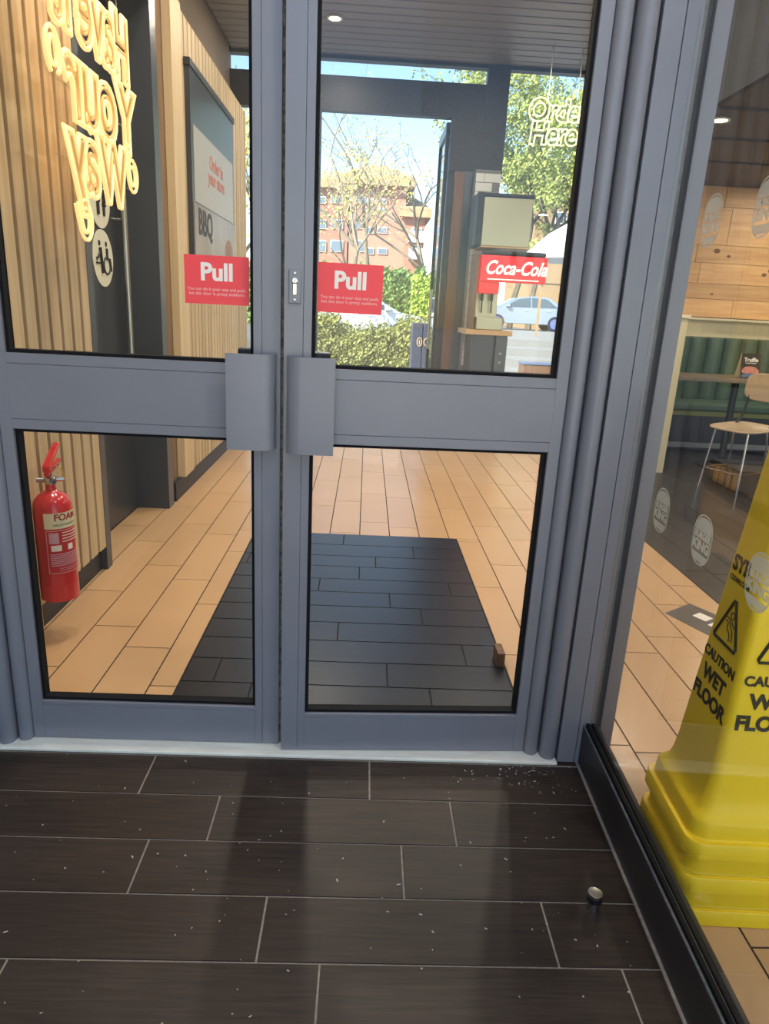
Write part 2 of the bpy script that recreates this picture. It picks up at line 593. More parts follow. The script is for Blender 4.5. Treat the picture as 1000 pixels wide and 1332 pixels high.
struct(box(-1.75, 0.92, 0.03, 0.16, 2.75, 4.7).build('wall_front', 'wall_ext'), 'wall above the entrance doors')
struct(box(-1.95, -1.30, -6.0, 0.16, 0.0, 5.2).build('shade_wall_left', 'wall_ext'), 'unseen side wall added to shade the entrance recess')  # unseen wall, added and sized to keep the sun off the entrance
struct(box(-1.80, -1.70, 0.16, 7.1, 0.0, 4.55).build('wall_hall', 'wall_in'), 'inner left wall of the hall')
struct(box(-2.0, 9.2, 0.16, 7.2, 4.55, 4.7).build('roof', 'wall_ext'), 'roof over the hall')
struct(box(0.92, 9.2, -2.4, 0.16, 4.55, 4.7).build('roof', 'wall_ext'), 'roof over the front corner')
struct(box(9.0, 9.2, -2.9, 7.2, 0.0, 4.55).build('wall_right', 'wall_in'), 'far right wall of the seating area')

# ---- hall ceiling of metal slats with round downlights
ceil = struct(box(-1.70, 2.55, 0.16, 7.0, 4.27, 4.33).build('ceiling', 'ceil_dark'), 'dark ceiling of horizontal metal slats over the hall')
slat_me = box(-2.2, 2.02, -0.077, 0.077, 0, 0.03).mesh('slat', 'ceil_slat', bevel=.006)
for k in range(39):
    place(slat_me, 'slat', ceil, (0.52, 0.28 + k * 0.175, 4.238))
ceil2 = struct(box(2.60, 9.0, -2.8, 6.9, 3.09, 3.2).build('ceiling', 'ceil_seat'), 'dull dark ceiling over the seating area')
struct(box(2.55, 2.60, -2.8, 6.9, 3.09, 4.33).build('trim_3', 'ceil_dark'), 'bulkhead between the two ceilings')
for k in range(7):
    box(2.60, 9.0, 0.2 + k * 0.9, 0.24 + k * 0.9, 3.078, 3.09).build('ceiling_batten', 'ceil_dark', ceil2)
struct(box(0.92, 2.55, -2.3, 0.16, 4.27, 4.33).build('ceiling', 'ceil_dark'), 'dark ceiling over the front corner')


def downlight(x, y, z, label, power, group='downlights'):
    t = thing('downlight', (x, y, z), label, 'ceiling light', group)
    MB().lathe([(0.075, z - 0.004), (0.082, z - 0.012), (0.075, z - 0.02), (0.058, z - 0.018), (0.055, z - 0.006)], (x, y), 24).build('trim_ring', 'white', t, smooth=True)
    MB().lathe([(0.054, z - 0.006), (0.054, z - 0.012), (0.03, z - 0.014)], (x, y), 20).build('lens', 'lamp', t)
    ld = bpy.data.lights.new('downlight_lamp', 'AREA')
    ld.shape = 'DISK'
    ld.size = 0.16
    ld.energy = power
    ld.color = (1.0, 0.86, 0.70)
    lo = bpy.data.objects.new('bulb', ld)
    COL.objects.link(lo)
    lo.parent = t
    lo.location = (0, 0, -0.03)


HALL_P, SEAT_P = 29, 24
downlight(-0.45, 5.93, 4.238, 'round white downlight glowing in slatted hall ceiling, the one in view', HALL_P)
for x, y, w in ((1.4, 4.9, 'in front of the drinks machine'), (-0.45, 3.6, 'beside the far slatted wall'), (1.4, 3.2, 'in the middle of the hall'), (-0.3, 1.9, 'over the black mat'),
                (1.4, 1.3, 'between the mat and the seating'), (-0.95, 1.0, 'over the fire extinguisher')):
    downlight(x, y, 4.238, 'unseen round white downlight added in the slatted hall ceiling ' + w, HALL_P)  # extra lamps out of view, put in to brighten the hall
downlight(2.77, 4.12, 3.09, 'small bright downlight in the dull ceiling beyond the side window', SEAT_P)
for x, y, w in ((4.9, 6.0, 'over the green booth'), (5.4, 4.2, 'right of the high table'), (4.2, 2.6, 'over the high stool')):
    downlight(x, y, 3.09, 'unseen round downlight added in the seating area ceiling ' + w, SEAT_P)  # out-of-view lamps put in to brighten the seating
downlight(1.45, -1.5, 4.27, 'unseen round downlight added over the front corner to brighten the yellow cones', HALL_P * 1.6)  # added lamp with no seen source, lights the cone's front face

# ================================================================== DOOR LEAVES
ZB, ZL0, ZL1, ZU0, ZU1, ZT = 0.014, 0.158, 1.094, 1.319, 2.48, 2.6


def make_leaf(name, hinge, s, w, rot, label, lock):
    """leaf in local coordinates: hinge line at x=0, leaf towards s*x, face at y=0, body behind it"""
    D = struct(thing(name, (hinge, 0.06, ZB), rotz=rot, local=True), label)
    z0 = -ZB

    def B(x0, x1, y0, y1, za, zb):
        return box(s * x0, s * x1, y0, y1, za + z0, zb + z0)
    p0, p1 = 0.089, w - 0.080
    n = 10
    prof = [(s * 0.0, 0.045)] + [(s * (0.026 - 0.024 * math.cos(math.pi * k / n)), -0.012 - 0.022 * math.sin(math.pi * k / n) + 0.012) for k in range(n + 1)] + [(s * 0.052, 0.045)]
    MB().prism(prof, 2, 0, ZT + z0).build('hinge_stile', 'paint', D, smooth=True)
    B(0.0525, p0, 0.0, 0.045, ZB, ZT).build('stile', 'paint', D, bevel=.001)
    B(p1, p1 + 0.024, 0.0, 0.045, ZB, ZT).build('stile', 'paint', D, bevel=.001)
    B(p1 + 0.0248, w, 0.0005, 0.045, ZB, ZT).build('stile', 'paint', D, bevel=.001)
    B(p0, p1, 0.0005, 0.045, ZB, ZL0 - 0.016).build('bottom_rail', 'paint', D, bevel=.001)
    B(p0, p1, 0.0, 0.045, ZL0 - 0.015, ZL0).build('bead', 'paint', D, bevel=.001)
    B(p0, p1, 0.0, 0.045, ZL1, ZL1 + 0.030).build('bead', 'paint', D, bevel=.001)
    B(p0, p1, -0.001, 0.045, ZL1 + 0.031, ZU0 - 0.031).build('middle_rail', 'paint', D, bevel=.001)
    B(p0, p1, 0.0, 0.045, ZU0 - 0.030, ZU0).build('bead', 'paint', D, bevel=.001)
    B(p0, p1, 0.0, 0.045, ZU1, ZT).build('top_rail', 'paint', D, bevel=.001)
    for za, zb in ((ZL0, ZL1), (ZU0, ZU1)):
        g = MB()
        t, ya, yb = 0.010, 0.012, 0.044
        for a in ((p0, p0 + t, za, zb), (p1 - t, p1, za, zb), (p0 + t, p1 - t, za, za + t), (p0 + t, p1 - t, zb - t, zb)):
            g.box(s * a[0], s * a[1], ya, yb, a[2] + z0, a[3] + z0)
        g.build('glazing_seal', 'gasket', D)
        B(p0 + t, p1 - t, 0.034, 0.040, za + t, zb - t).build('glass_pane', 'glass', D)
    # pull handle: bent channel plate rising from the free stile and reaching back over the glass
    hz0, hz1 = 1.070, 1.352
    xf = w - 0.012
    out = [(xf, 0.0), (xf, -0.020)]
    for k in range(1, 7):
        a = math.radians(90 * k / 6)
        out.append((xf - 0.040 * (1 - math.cos(a)), -0.020 - 0.036 * math.sin(a)))
    out.append((w - 0.152, -0.056))
    inn = [(x - (0.003 if i < 5 else 0.0), y + (0.004 if i > 3 else 0.0)) for i, (x, y) in enumerate(out)]
    poly = [(s * x, y) for x, y in out] + [(s * x, y) for x, y in reversed(inn)]
    H = MB().prism(poly, 2, hz0 + z0, hz1 + z0).build('pull_handle', 'paint', D, smooth=True)
    B(p1 - 0.03, p1 + 0.045, -0.0505, -0.0, hz0 + 0.05, hz0 + 0.06).build('bracket', 'paint_dark', H)
    B(p1 - 0.03, p1 + 0.045, -0.0505, -0.0, hz1 - 0.06, hz1 - 0.05).build('bracket', 'paint_dark', H)
    # matching plate on the inner face
    B(w - 0.135, w - 0.03, 0.0455, 0.085, 1.08, 1.362).build('inner_handle', 'paint_dark', D, bevel=.006)
    if not lock:
        B(w - 0.001, w + 0.009, 0.012, 0.040, ZB, ZT).build('brush_seal', 'brush', D)
    if lock:
        L = B(w - 0.048, w - 0.013, -0.006, 0.0, 1.497, 1.590).build('lock_plate', 'paint', D, bevel=.003)
        lx = s * (w - 0.0305)
        for zz in (1.508, 1.579):
            MB().lathe([(0.0042, 0), (0.0042, 0.003), (0.002, 0.004)], n=10).build('screw', 'chrome', L, off=(0, 0, 0)).matrix_local = Matrix.Translation((lx, -0.006, zz + z0)) @ Matrix.Rotation(math.pi / 2, 4, 'X')
        MB().lathe([(0.0088, 0), (0.0088, 0.004), (0.006, 0.005)], n=14).build('lock_cylinder', 'chrome', L, off=(0, 0, 0)).matrix_local = Matrix.Translation((lx, -0.006, 1.559 + z0)) @ Matrix.Rotation(math.pi / 2, 4, 'X')
        box(lx - 0.0055, lx + 0.0055, -0.009, -0.006, 1.520 + z0, 1.552 + z0).build('lock_cylinder', 'chrome', L, bevel=.0015)
        box(lx - 0.001, lx + 0.001, -0.0116, -0.0105, 1.553 + z0, 1.564 + z0).build('keyhole', 'black', L)
    return D


doorL = make_leaf('door_1', -1.146, 1, 0.893, 0.0, 'left glazed door leaf, blue grey frame, slatted wall behind it', False)
doorR = make_leaf('door_2', 0.664, -1, 0.905, math.radians(2.1), 'right glazed door leaf, blue grey frame, slightly ajar', True)


def pull_sign(D, cx, zc, wd, ht, tilt):
    p = Vector((cx, 0.0335, zc - ZB))
    ca, sa = math.cos(tilt), math.sin(tilt)
    R = Vector((ca, 0, sa))
    U = Vector((-sa, 0, ca))
    m = MB()
    c = [p + R * a * wd / 2 + U * b * ht / 2 for a, b in ((-1, -1), (1, -1), (1, 1), (-1, 1))]
    m._add([tuple(q) for q in c] + [tuple(q + Vector((0, -0.0012, 0))) for q in c], [(0, 1, 2, 3), (7, 6, 5, 4), (0, 4, 5, 1), (1, 5, 6, 2), (2, 6, 7, 3), (3, 7, 4, 0)])
    s = m.build('pull_sign', 'print_red', D)
    s['label'] = 'red Pull sign stuck to the glass'
    q = p + Vector((0, -0.0016, 0))
    text('lettering', 'Pull', 0.066, 'print_cream', s, q + U * 0.020, R, U, extrude=0.0003, bold=0.0024)
    text('lettering', 'You can do it your way and push,\nbut this door is pretty stubborn.', 0.0125, 'print_pink', s, q - U * 0.032, R, U, extrude=0.0003, bold=0.0001, line=1.0)
    return s


def sign_at(D, hinge, rot, pix, tilt):
    a = [at(px, py, 1, 0.06) for px, py in pix]
    cx = sum(v.x for v in a) / 4
    zc = sum(v.z for v in a) / 4
    w = ((a[1] - a[0]).length + (a[2] - a[3]).length) / 2
    h = ((a[3] - a[0]).length + (a[2] - a[1]).length) / 2
    sc = (2.02 + 0.06 + 0.033) / (2.02 + 0.06)
    pull_sign(D, cx * sc - hinge, 1.5 + (zc - 1.5) * sc, w * sc, h * sc, tilt)


sign_at(doorL, -1.146, 0, [(238, 331), (322, 334), (326, 397), (242, 395)], 0.0)
sign_at(doorR, 0.664, 0, [(414, 341.5), (499, 346), (496.5, 409), (414, 406)], -0.006)

# ================================================================== SIDE WINDOW (return glazing on the right)
ROTW = math.radians(-1.53)
win = struct(thing('window_1', (0.80, 0.02, 0), rotz=ROTW, local=True), 'tall side window on a sill darkened as if shaded, returning from the door frame')
LW = 4.4
box(0.0, 0.045, -LW, 0.0, 0.0, 0.148).build('sill', 'paint_dark', win, bevel=.002)
box(0.0005, 0.006, -LW, 0.0, 0.148, 0.152).build('sill_edge', 'gasket_grey', win)
box(0.010, 0.020, -LW, 0.0, 0.148, 0.160).build('glazing_seal', 'gasket', win)
box(0.0215, 0.0235, -LW, 0.0, 0.148, 0.157).build('sill_edge', 'gasket_grey', win)
box(0.027, 0.040, -LW, 0.0, 0.148, 0.160).build('glazing_seal', 'gasket', win)
MB().prism([(0.040, 0.02), (0.040, 0.158), (0.052, 0.156), (0.060, 0.146), (0.062, 0.13), (0.062, 0.02)], 1, -LW, 0.0).build('inner_sill', 'paint_dark', win, smooth=True)
box(0.021, 0.027, -LW, 0.0, 0.158, 4.4).build('glass_pane', 'glass_side', win)
box(0.0, 0.06, -LW, 0.0, 4.4, 4.5).build('top_rail', 'paint', win)
box(-0.008, 0.0, -LW, 0.0, 0.0, 0.004).build('sealant', 'grout', win)

# stickers on the side glass: bun-shaped emblem, two rows
def emblem(yc, zc, material, h=0.122, w=0.096, label=None):
    X = 0.0206
    mt = material
    hw = w / 2
    y = yc
    # outline ring
    st = None
    outer = rounded(y - hw, y + hw, zc - h / 2, zc + h / 2, hw * 0.94, 8)
    inner = rounded(y - hw + .004, y + hw - .004, zc - h / 2 + .004, zc + h / 2 - .004, (hw - .004) * 0.94, 8)
    m = MB()
    n = len(outer)
    m._add([(X, a, b) for a, b in outer] + [(X, a, b) for a, b in inner] + [(X - .0004, a, b) for a, b in outer] + [(X - .0004, a, b) for a, b in inner],
           [(i, (i + 1) % n, n + (i + 1) % n, n + i) for i in range(n)] + [(2 * n + i, 3 * n + i, 3 * n + (i + 1) % n, 2 * n + (i + 1) % n) for i in range(n)])
    st = m.build('window_sticker', mt, win)
    if label: st['label'] = label
    iw = hw - .008
    # top bun
    zt0, zt1 = zc + 0.019, zc + h / 2 - .008
    top = [(y - iw, zt0)] + [(y - iw * math.cos(math.pi * k / 14), zt0 + 0.002 + (zt1 - zt0 - .002) * math.sin(math.pi * k / 14) ** 0.8) for k in range(15)] + [(y + iw, zt0)]
    MB().prism(top, 0, X - .0004, X).build('bun_shape', mt, st)
    zb1, zb0 = zc - 0.034, zc - h / 2 + .008
    bot = [(y - iw, zb1), (y + iw, zb1), (y + iw * .96, zb0 + .010), (y + iw * .8, zb0 + .003), (y + iw * .6, zb0), (y - iw * .6, zb0), (y - iw * .8, zb0 + .003), (y - iw * .96, zb0 + .010)]
    MB().prism(bot, 0, X - .0004, X).build('bun_shape', mt, st)
    # lettering, read from outside (right = towards the camera)
    text('lettering', 'BURGER', 0.0215, mt, st, (X - .0004, y, zc + 0.0085), (0, -1, 0), (0, 0, 1), extrude=.0002, bold=.0011, sx=1.0)
    text('lettering', 'KING', 0.032, mt, st, (X - .0004, y, zc - 0.0155), (0, -1, 0), (0, 0, 1), extrude=.0002, bold=.0016, sx=1.08)
    return st


for zc in (1.737, 1.012):
    for yc in (-0.282, -0.530, -0.790, -1.04, -1.29):
        emblem(yc, zc, 'film')

# ================================================================== LEFT WALL OF THE HALL
wl1 = struct(thing('wall_panel', (-1.45, 1.1, 0)), 'near pale wood slatted wall panel behind the left door')
box(-1.70, -1.452, 0.62, 1.64, 0.0, 3.4).build('backing_board', 'slatback', wl1)
sm = box(-0.021, 0.021, -0.044, 0.044, 0, 3.26).mesh('slat', 'slat', bevel=.002)
for k in range(8):
    place(sm, 'slat', wl1, (-1.430, 0.765 + k * 0.118, 0.14))
box(-1.452, -1.444, 0.72, 1.64, 0.0, 0.135).build('kickboard', 'kick', wl1)
box(-1.70, -1.345, 0.615, 0.714, 0.0, 3.4).build('end_post', 'slatpale', wl1, bevel=.002)

# dark toilet door recess
dk = struct(thing('door_3', (-1.62, 2.3, 0)), 'dark grey interior door with round pictogram signs')
box(-1.70, -1.41, 1.642, 1.715, 0.0, 3.2).build('door_frame', 'darkframe', dk, bevel=.003)
box(-1.70, -1.40, 2.86, 2.985, 0.0, 3.2).build('door_frame', 'darkframe', dk, bevel=.003)
box(-1.70, -1.64, 1.716, 2.858, 2.45, 2.56).build('door_frame', 'darkframe', dk, bevel=.003)
box(-1.70, -1.655, 1.716, 2.858, 2.565, 3.2).build('transom_panel', 'darkdoor', dk)
box(-1.70, -1.40, 1.642, 2.985, 3.2, 3.4).build('head_panel', 'darkdoor', dk)
leaf = box(-1.69, -1.63, 1.72, 2.855, 0.01, 2.448).build('door_leaf', 'darkdoor', dk)
MB().tube([(-1.57, 2.715, 0.95), (-1.57, 2.715, 2.25)], 0.022, 10).build('bar_handle', 'steel', leaf, smooth=True)
for zz in (1.05, 1.95):
    MB().tube([(-1.63, 2.715, zz), (-1.57, 2.715, zz)], 0.009, 8).build('handle_bracket', 'steel', leaf)


def pictogram(zc, kind):
    y0 = 2.465
    X = -1.629
    s = thing('pictogram_sign', (X, y0, zc), 'round pale sign with %s pictogram on the dark door' % kind, 'sign', 'toilet pictogram signs')
    r = 0.165
    MB().prism([(y0 + r * math.cos(2 * math.pi * k / 36), zc + r * math.sin(2 * math.pi * k / 36)) for k in range(36)], 0, X, X + .004).build('disc', 'icon_white', s)
    xa, xb = X + .0045, X + .006

    def disc(cy, cz, rr):
        MB().prism([(y0 + cy + rr * math.cos(2 * math.pi * k / 14), zc + cz + rr * math.sin(2 * math.pi * k / 14)) for k in range(14)], 0, xa, xb).build('figure_head', 'black', s)

    def stroke(pts, rr=.009):
        MB().tube([((xa + xb) / 2, y0 + a, zc + b) for a, b in pts], rr, 6).build('figure_body', 'black', s)
    if kind == 'wheelchair and baby change':
        disc(-.055, .085, .016)
        stroke([(-.055, .06), (-.045, .0), (-.03, -.085)], .013)
        stroke([(-.055, .04), (-.09, .0), (-.115, -.005)], .008)
        stroke([(-.125, -.03), (-.06, -.03)], .006)
        disc(-.105, -.008, .011)
        disc(.055, .085, .016)
        stroke([(.055, .06), (.055, .0), (.095, .0), (.11, -.07)], .011)
        stroke([(.05 + .05 * math.cos(math.radians(a)), -.04 + .05 * math.sin(math.radians(a))) for a in range(60, 380, 20)], .006)
    else:
        disc(-.045, .08, .016)
        stroke([(-.045, .055), (-.045, -.02)], .018)
        stroke([(-.052, -.02), (-.052, -.09)], .009)
        stroke([(-.036, -.02), (-.036, -.09)], .009)
        disc(.05, .08, .016)
        stroke([(.05, .055), (.05, -.02)], .016)
        stroke([(.03, -.03), (.07, -.03)], .012)
        stroke([(.043, -.03), (.043, -.09)], .008)
        stroke([(.058, -.03), (.058, -.09)], .008)


pictogram(1.70, 'wheelchair and baby change')
pictogram(2.035, 'two standing people')

wl2 = struct(thing('wall_panel', (-1.45, 4.5, 0)), 'far pale wood slatted wall panel past the dark door')
box(-1.70, -1.432, 3.05, 6.1, 0.0, 3.4).build('backing_board', 'slatback', wl2)
box(-1.70, -1.43, 2.99, 3.06, 0.15, 3.4).build('end_board', 'slat', wl2, bevel=.002)
box(-1.431, -1.372, 3.23, 3.50, 0.15, 3.42).build('wide_board', 'slatpale', wl2, bevel=.002)
sm2 = box(-0.024, 0.024, -0.044, 0.044, 0, 3.25).mesh('slat', 'slat', bevel=.002)
for k in range(22):
    place(sm2, 'slat', wl2, (-1.408, 3.56 + k * 0.117, 0.15))
box(-1.432, -1.40, 3.05, 6.1, 0.0, 0.148).build('kickboard', 'kick', wl2)
box(-1.70, -1.38, 6.1, 6.16, 0.0, 3.4).build('end_board', 'slat', wl2, bevel=.002)

# framed poster cabinet on the slats
pc = thing('poster_frame', (-1.38, 4.4, 1.62), 'dark framed poster board hung on the far slatted wall', 'poster frame')
bd = box(-1.383, -1.345, 3.60, 5.25, 1.60, 3.08).build('backboard', 'darkdoor', pc)
box(-1.383, -1.335, 3.58, 5.27, 3.08, 3.13).build('hood', 'black', pc, bevel=.004)
p1 = box(-1.345, -1.341, 3.66, 5.18, 2.20, 2.72).build('poster', 'poster_pale', pc)
p1['label'] = 'pale poster with reddish heading'
text('lettering', 'Order in\nyour store', 0.15, 'poster_text', p1, (-1.340, 4.45, 2.50), (0, 1, 0), (0, 0, 1), bold=.003, line=.75)
p2 = box(-1.345, -1.341, 3.62, 5.30, 1.80, 2.19).build('poster', 'poster_brown', pc)
p2['label'] = 'brown burger poster'
text('lettering', 'BBQ', 0.26, 'farframe', p2, (-1.340, 4.0, 2.06), (0, 1, 0), (0, 0, 1), bold=.008)
MB().lathe([(0.0, 0), (0.17, 0.0), (0.19, 0.04), (0.18, 0.10), (0.10, 0.16), (0.0, 0.18)], n=18).build('burger_print', 'poster_burger', p2, off=(0, 0, 0)).matrix_local = Matrix.Translation(Vector((-1.342, 4.95, 1.86)) - Vector(ORG[p2.name])) @ Matrix.Diagonal((0.02, 1, 1, 1))
p3 = box(-1.345, -1.341, 3.62, 5.18, 1.61, 1.79).build('poster', 'poster_grey', pc)
MB().tube([(-1.340, 3.78, 1.65), (-1.340, 4.04, 1.65), (-1.340, 3.91, 1.77)], .006, 5, closed=True).build('printed_triangle', 'poster_burger', p3)
for k in range(3):
    box(-1.341, -1.340, 4.2, 4.95, 1.66 + k * .035, 1.675 + k * .035).build('printed_line', 'poster_burger', p3)

# ---- fire extinguisher on the near slats
ex, ey, ez = -1.324, 0.85, 0.192
ext = thing('fire_extinguisher', (ex, ey, ez), 'red foam fire extinguisher hung low on the slatted wall', 'fire extinguisher')
R = 0.078
MB().lathe([(0.03, ez), (R - .008, ez + .002), (R, ez + .012), (R, ez + .42), (R - .006, ez + .445), (R - .022, ez + .468), (R - .045, ez + .482), (0.022, ez + .49), (0.020, ez + .515)], (ex, ey), 40).build('cylinder', 'ext_red', ext, smooth=True)
MB().lathe([(R + .001, ez), (R + .0015, ez + .075)], (ex, ey), 40).build('base_cup', 'ext_red', ext, smooth=True)
MB().lathe([(0.023, ez + .515), (0.026, ez + .52), (0.026, ez + .545), (0.018, ez + .55), (.018, ez + .572)], (ex, ey), 16).build('valve', 'chrome', ext, smooth=True)
MB().tube([(ex - .05, ey - .02, ez + .535), (ex + .05, ey + .02, ez + .535)], .011, 10).build('valve_arm', 'chrome', ext, smooth=True)
MB().tube([(ex + .0, ey - .03, ez + .56), (ex + .0, ey + .02, ez + .575), (ex, ey + .10, ez + .60)], [.012, .012, .009], 8).build('carry_handle', 'ext_red', ext, smooth=True)
hd = MB()
hd.loft([[(ex - .016, ey - .03, ez + .57), (ex + .016, ey - .03, ez + .57), (ex + .016, ey - .03, ez + .595), (ex - .016, ey - .03, ez + .595)],
         [(ex - .015, ey + .02, ez + .61), (ex + .015, ey + .02, ez + .61), (ex + .015, ey + .02, ez + .635), (ex - .015, ey + .02, ez + .635)],
         [(ex - .013, ey + .09, ez + .665), (ex + .013, ey + .09, ez + .665), (ex + .013, ey + .09, ez + .68), (ex - .013, ey + .09, ez + .68)]])
hd.build('squeeze_lever', 'ext_red', ext, bevel=.003)
MB().tube([(ex + .03 * math.cos(a), ey + .02 + .045 * math.sin(a), ez + .575 + .018 * math.cos(a)) for a in [2 * math.pi * k / 14 for k in range(14)]], .0022, 5, closed=True).build('pull_pin_ring', 'chrome', ext)
MB().tube([(ex + .018, ey + .02, ez + .59), (ex + .028, ey + .05, ez + .575), (ex + .03, ey + .065, ez + .545), (ex + .03, ey + .06, ez + .52)], .003, 5).build('seal_tag', 'yellow_tag', ext)


def wrap(z0, z1, a0, a1, rr, material, name, parent, n=14):
    m = MB()
    for k in range(n):
        b0, b1 = math.radians(a0 + (a1 - a0) * k / n), math.radians(a0 + (a1 - a0) * (k + 1) / n)
        m._add([(ex + rr * math.cos(b0), ey + rr * math.sin(b0), z0), (ex + rr * math.cos(b1), ey + rr * math.sin(b1), z0),
                (ex + rr * math.cos(b1), ey + rr * math.sin(b1), z1), (ex + rr * math.cos(b0), ey + rr * math.sin(b0), z1)], [(0, 1, 2, 3)])
    return m.build(name, material, parent, smooth=True)


def wrap_text(body, size, zc, a_mid, rr, material, parent, bold=0.0, line=1.0):
    o = text('lettering', body, size, material, parent, (ORG[parent.name]), (1, 0, 0), (0, 1, 0), extrude=.0002, bold=bold, line=line)
    base = Vector(ORG[parent.name])
    for v in o.data.vertices:
        a = math.radians(a_mid) + v.co.x / rr
        q = Vector((ex + rr * math.cos(a), ey + rr * math.sin(a), zc + v.co.y)) - base
        v.co = q
    return o


lab = wrap(ez + .13, ez + .405, -95, 40, R + .0012, 'ext_label', 'label', ext)
cr_ = wrap(ez + .335, ez + .405, -95, 40, R + .0018, 'ext_cream', 'label_band', lab)
wrap_text('FOAM', 0.040, ez + .384, -27, R + .0024, 'ext_label', lab, bold=.001)
wrap_text('FIRE EXTINGUISHER', 0.0135, ez + .351, -27, R + .0024, 'black', lab)
for a0, a1, z0, z1 in ((-92, 36, ez + .134, ez + .1355), (-92, 36, ez + .326, ez + .3275)):
    wrap(z0, z1, a0, a1, R + .0018, 'print_cream', 'label_line', lab)
for a in (-92, 36):
    wrap(ez + .134, ez + .327, a, a + 1.0, R + .0018, 'print_cream', 'label_line', lab, n=1)
wrap(ez + .27, ez + .318, -84, -56, R + .0018, 'ext_text', 'label_picture', lab)
wrap(ez + .235, ez + .262, -80, -50, R + .0018, 'print_cream', 'label_picture', lab)
wrap(ez + .235, ez + .262, -30, -12, R + .0018, 'print_cream', 'label_picture', lab)
for k in range(4):
    wrap(ez + .275 + k * .013, ez + .279 + k * .013, -46, 20, R + .0018, 'print_cream', 'label_line', lab)
for k in range(7):
    wrap(ez + .168 + k * .0085, ez + .1725 + k * .0085, -84, 22, R + .0018, 'ext_text', 'label_line', lab)
for k in range(2):
    wrap(ez + .146 + k * .009, ez + .149 + k * .009, -60, 10, R + .0018, 'ext_text', 'label_line', lab)
box(-1.409, ex - R + .004, ey - .03, ey + .03, ez + .25, ez + .40).build('wall_bracket', 'chrome', ext)

# ================================================================== NEON SIGN seen from behind ("Have it / Your / Way")
XN = -1.25
neon = thing('neon_sign', (XN, 1.5, 1.75), 'large warm neon lettering sign hung along the slatted wall, read from behind', 'neon sign')


def neon_word(body, size, y_start, z, sx=1.0, cap=.86):
    """capital a little smaller than the rest; starts at the far end (y_start) and runs towards the door"""
    for nm, mt, br, bo in (('letter_tube', 'neon', .0105, 0.020), ('letter_core', 'neon_core', .007, -0.002)):
        kw = dict(outline=br, bold=bo, sx=sx, align='LEFT', valign='BOTTOM_BASELINE', spacing=.93)
        o = text(nm, body[0], size * cap, mt, neon, (XN, y_start, z), (0, -1, 0), (0, 0, 1), **kw)
        if nm == 'letter_tube':
            y2 = min(v.co.y for v in o.data.vertices) + 1.5 + .012
        o2 = text(nm, body[1:], size, mt, neon, (XN, y2, z), (0, -1, 0), (0, 0, 1), **kw)
        if nm == 'letter_core':
            o['kind'] = 'stuff'
            o2['kind'] = 'stuff'


neon_word('Have it', 0.42, 1.93, 2.515, 0.80)
neon_word('Your', 0.44, 1.97, 2.20, 0.95)
neon_word('Way', 0.41, 1.80, 1.93, 0.92)


def swash(pts, w=0.016):
    """a stroke with two tubes, as the lettering outlines are doubled"""
    P = [Vector(p) for p in pts]
    m = MB()
    for sgn in (-1, 1):
        q = []
        for i, p in enumerate(P):
            t = P[min(i + 1, len(P) - 1)] - P[max(i - 1, 0)]
            nrm = Vector((-t.y, t.x)).normalized()
            q.append(p + nrm * w * sgn)
        m.tube([(XN, v.x, v.y) for v in q], .0085, 6)
    m.build('swash_tube', 'neon', neon, smooth=True)


def curl(cx, cz, r, a0, a1, n=14, k=1.0):
    return [(cx + r * math.cos(math.radians(a0 + (a1 - a0) * i / n)), cz + k * r * math.sin(math.radians(a0 + (a1 - a0) * i / n))) for i in range(n + 1)]


# tail of the capital Y (right), tail of the small y (left), end curl of the r
swash([(1.855, 2.23), (1.852, 2.17), (1.856, 2.11)] + curl(1.92, 2.085, 0.055, 200, 480, k=1.1))
swash([(1.165, 1.86), (1.18, 1.82)] + curl(1.25, 1.80, 0.055, 200, 480, k=1.2))
swash(curl(1.035, 2.38, 0.05, -60, 250, k=1.35))
for yy in (1.15, 1.80):
    MB().tube([(XN, yy, 2.76), (XN, yy, 4.238)], .003, 5).build('hanging_wire', 'steel', neon)
for zz in (2.02, 2.30, 2.66):
    MB().tube([(XN - .012, 1.02, zz), (XN - .012, 1.95, zz)], .004, 5).build('support_bar', 'glass', neon)

# ================================================================== FAR END OF THE HALL
YF = 7.0


def fx(px, py): return at(px, py, 1, YF)


z_head = fx(588, 153).z
z_beam = fx(632, 110).z
x_open_r = fx(588, 154).x
x_mul0, x_mul1 = fx(634, 105).x, fx(664, 94).x
z_tile = fx(620, 225).z
farw = struct(thing('window_2', (0.5, YF, 0)), 'tall dark framed glazed end wall of the hall')
box(-1.70, x_mul0, YF, YF + .12, z_head, z_beam).build('transom_beam', 'farframe', farw)
box(x_open_r, x_mul1, YF - .02, YF + .12, z_tile, z_head).build('header_panel', 'farframe', farw)
box(x_mul0, x_mul1, YF - .02, YF + .12, z_head, 4.27).build('mullion', 'farframe', farw)
xt0, xt1 = fx(590, 240).x, fx(603.6, 231).x
box(x_open_r, xt0, YF, YF + .12, 0, z_tile).build('door_jamb', 'farframe', farw)
box(xt0, xt1, YF - .03, YF + .10, 0, z_tile).build('timber_pilaster', 'brownwood', farw)
xt2 = fx(618, 231).x
box(xt1, xt2, YF - .05, YF + .10, 0, z_tile).build('dark_pilaster', 'darkframe', farw)
box(-1.70, -1.60, YF, YF + .12, 0, z_head).build('door_jamb', 'farframe', farw)
xl = fx(300, 200).x
box(-0.70, -0.64, YF, YF + .12, 0, z_head).build('mullion', 'farframe', farw)
box(x_mul1, 2.70, YF, YF + .12, 0, 0.25).build('window_sill', 'farframe', farw)
box(2.62, 2.75, YF - .02, YF + .12, 0, 4.27).build('mullion', 'farframe', farw)
box(-1.70, 2.75, YF, YF + .12, 4.20, 4.27).build('top_rail', 'farframe', farw)
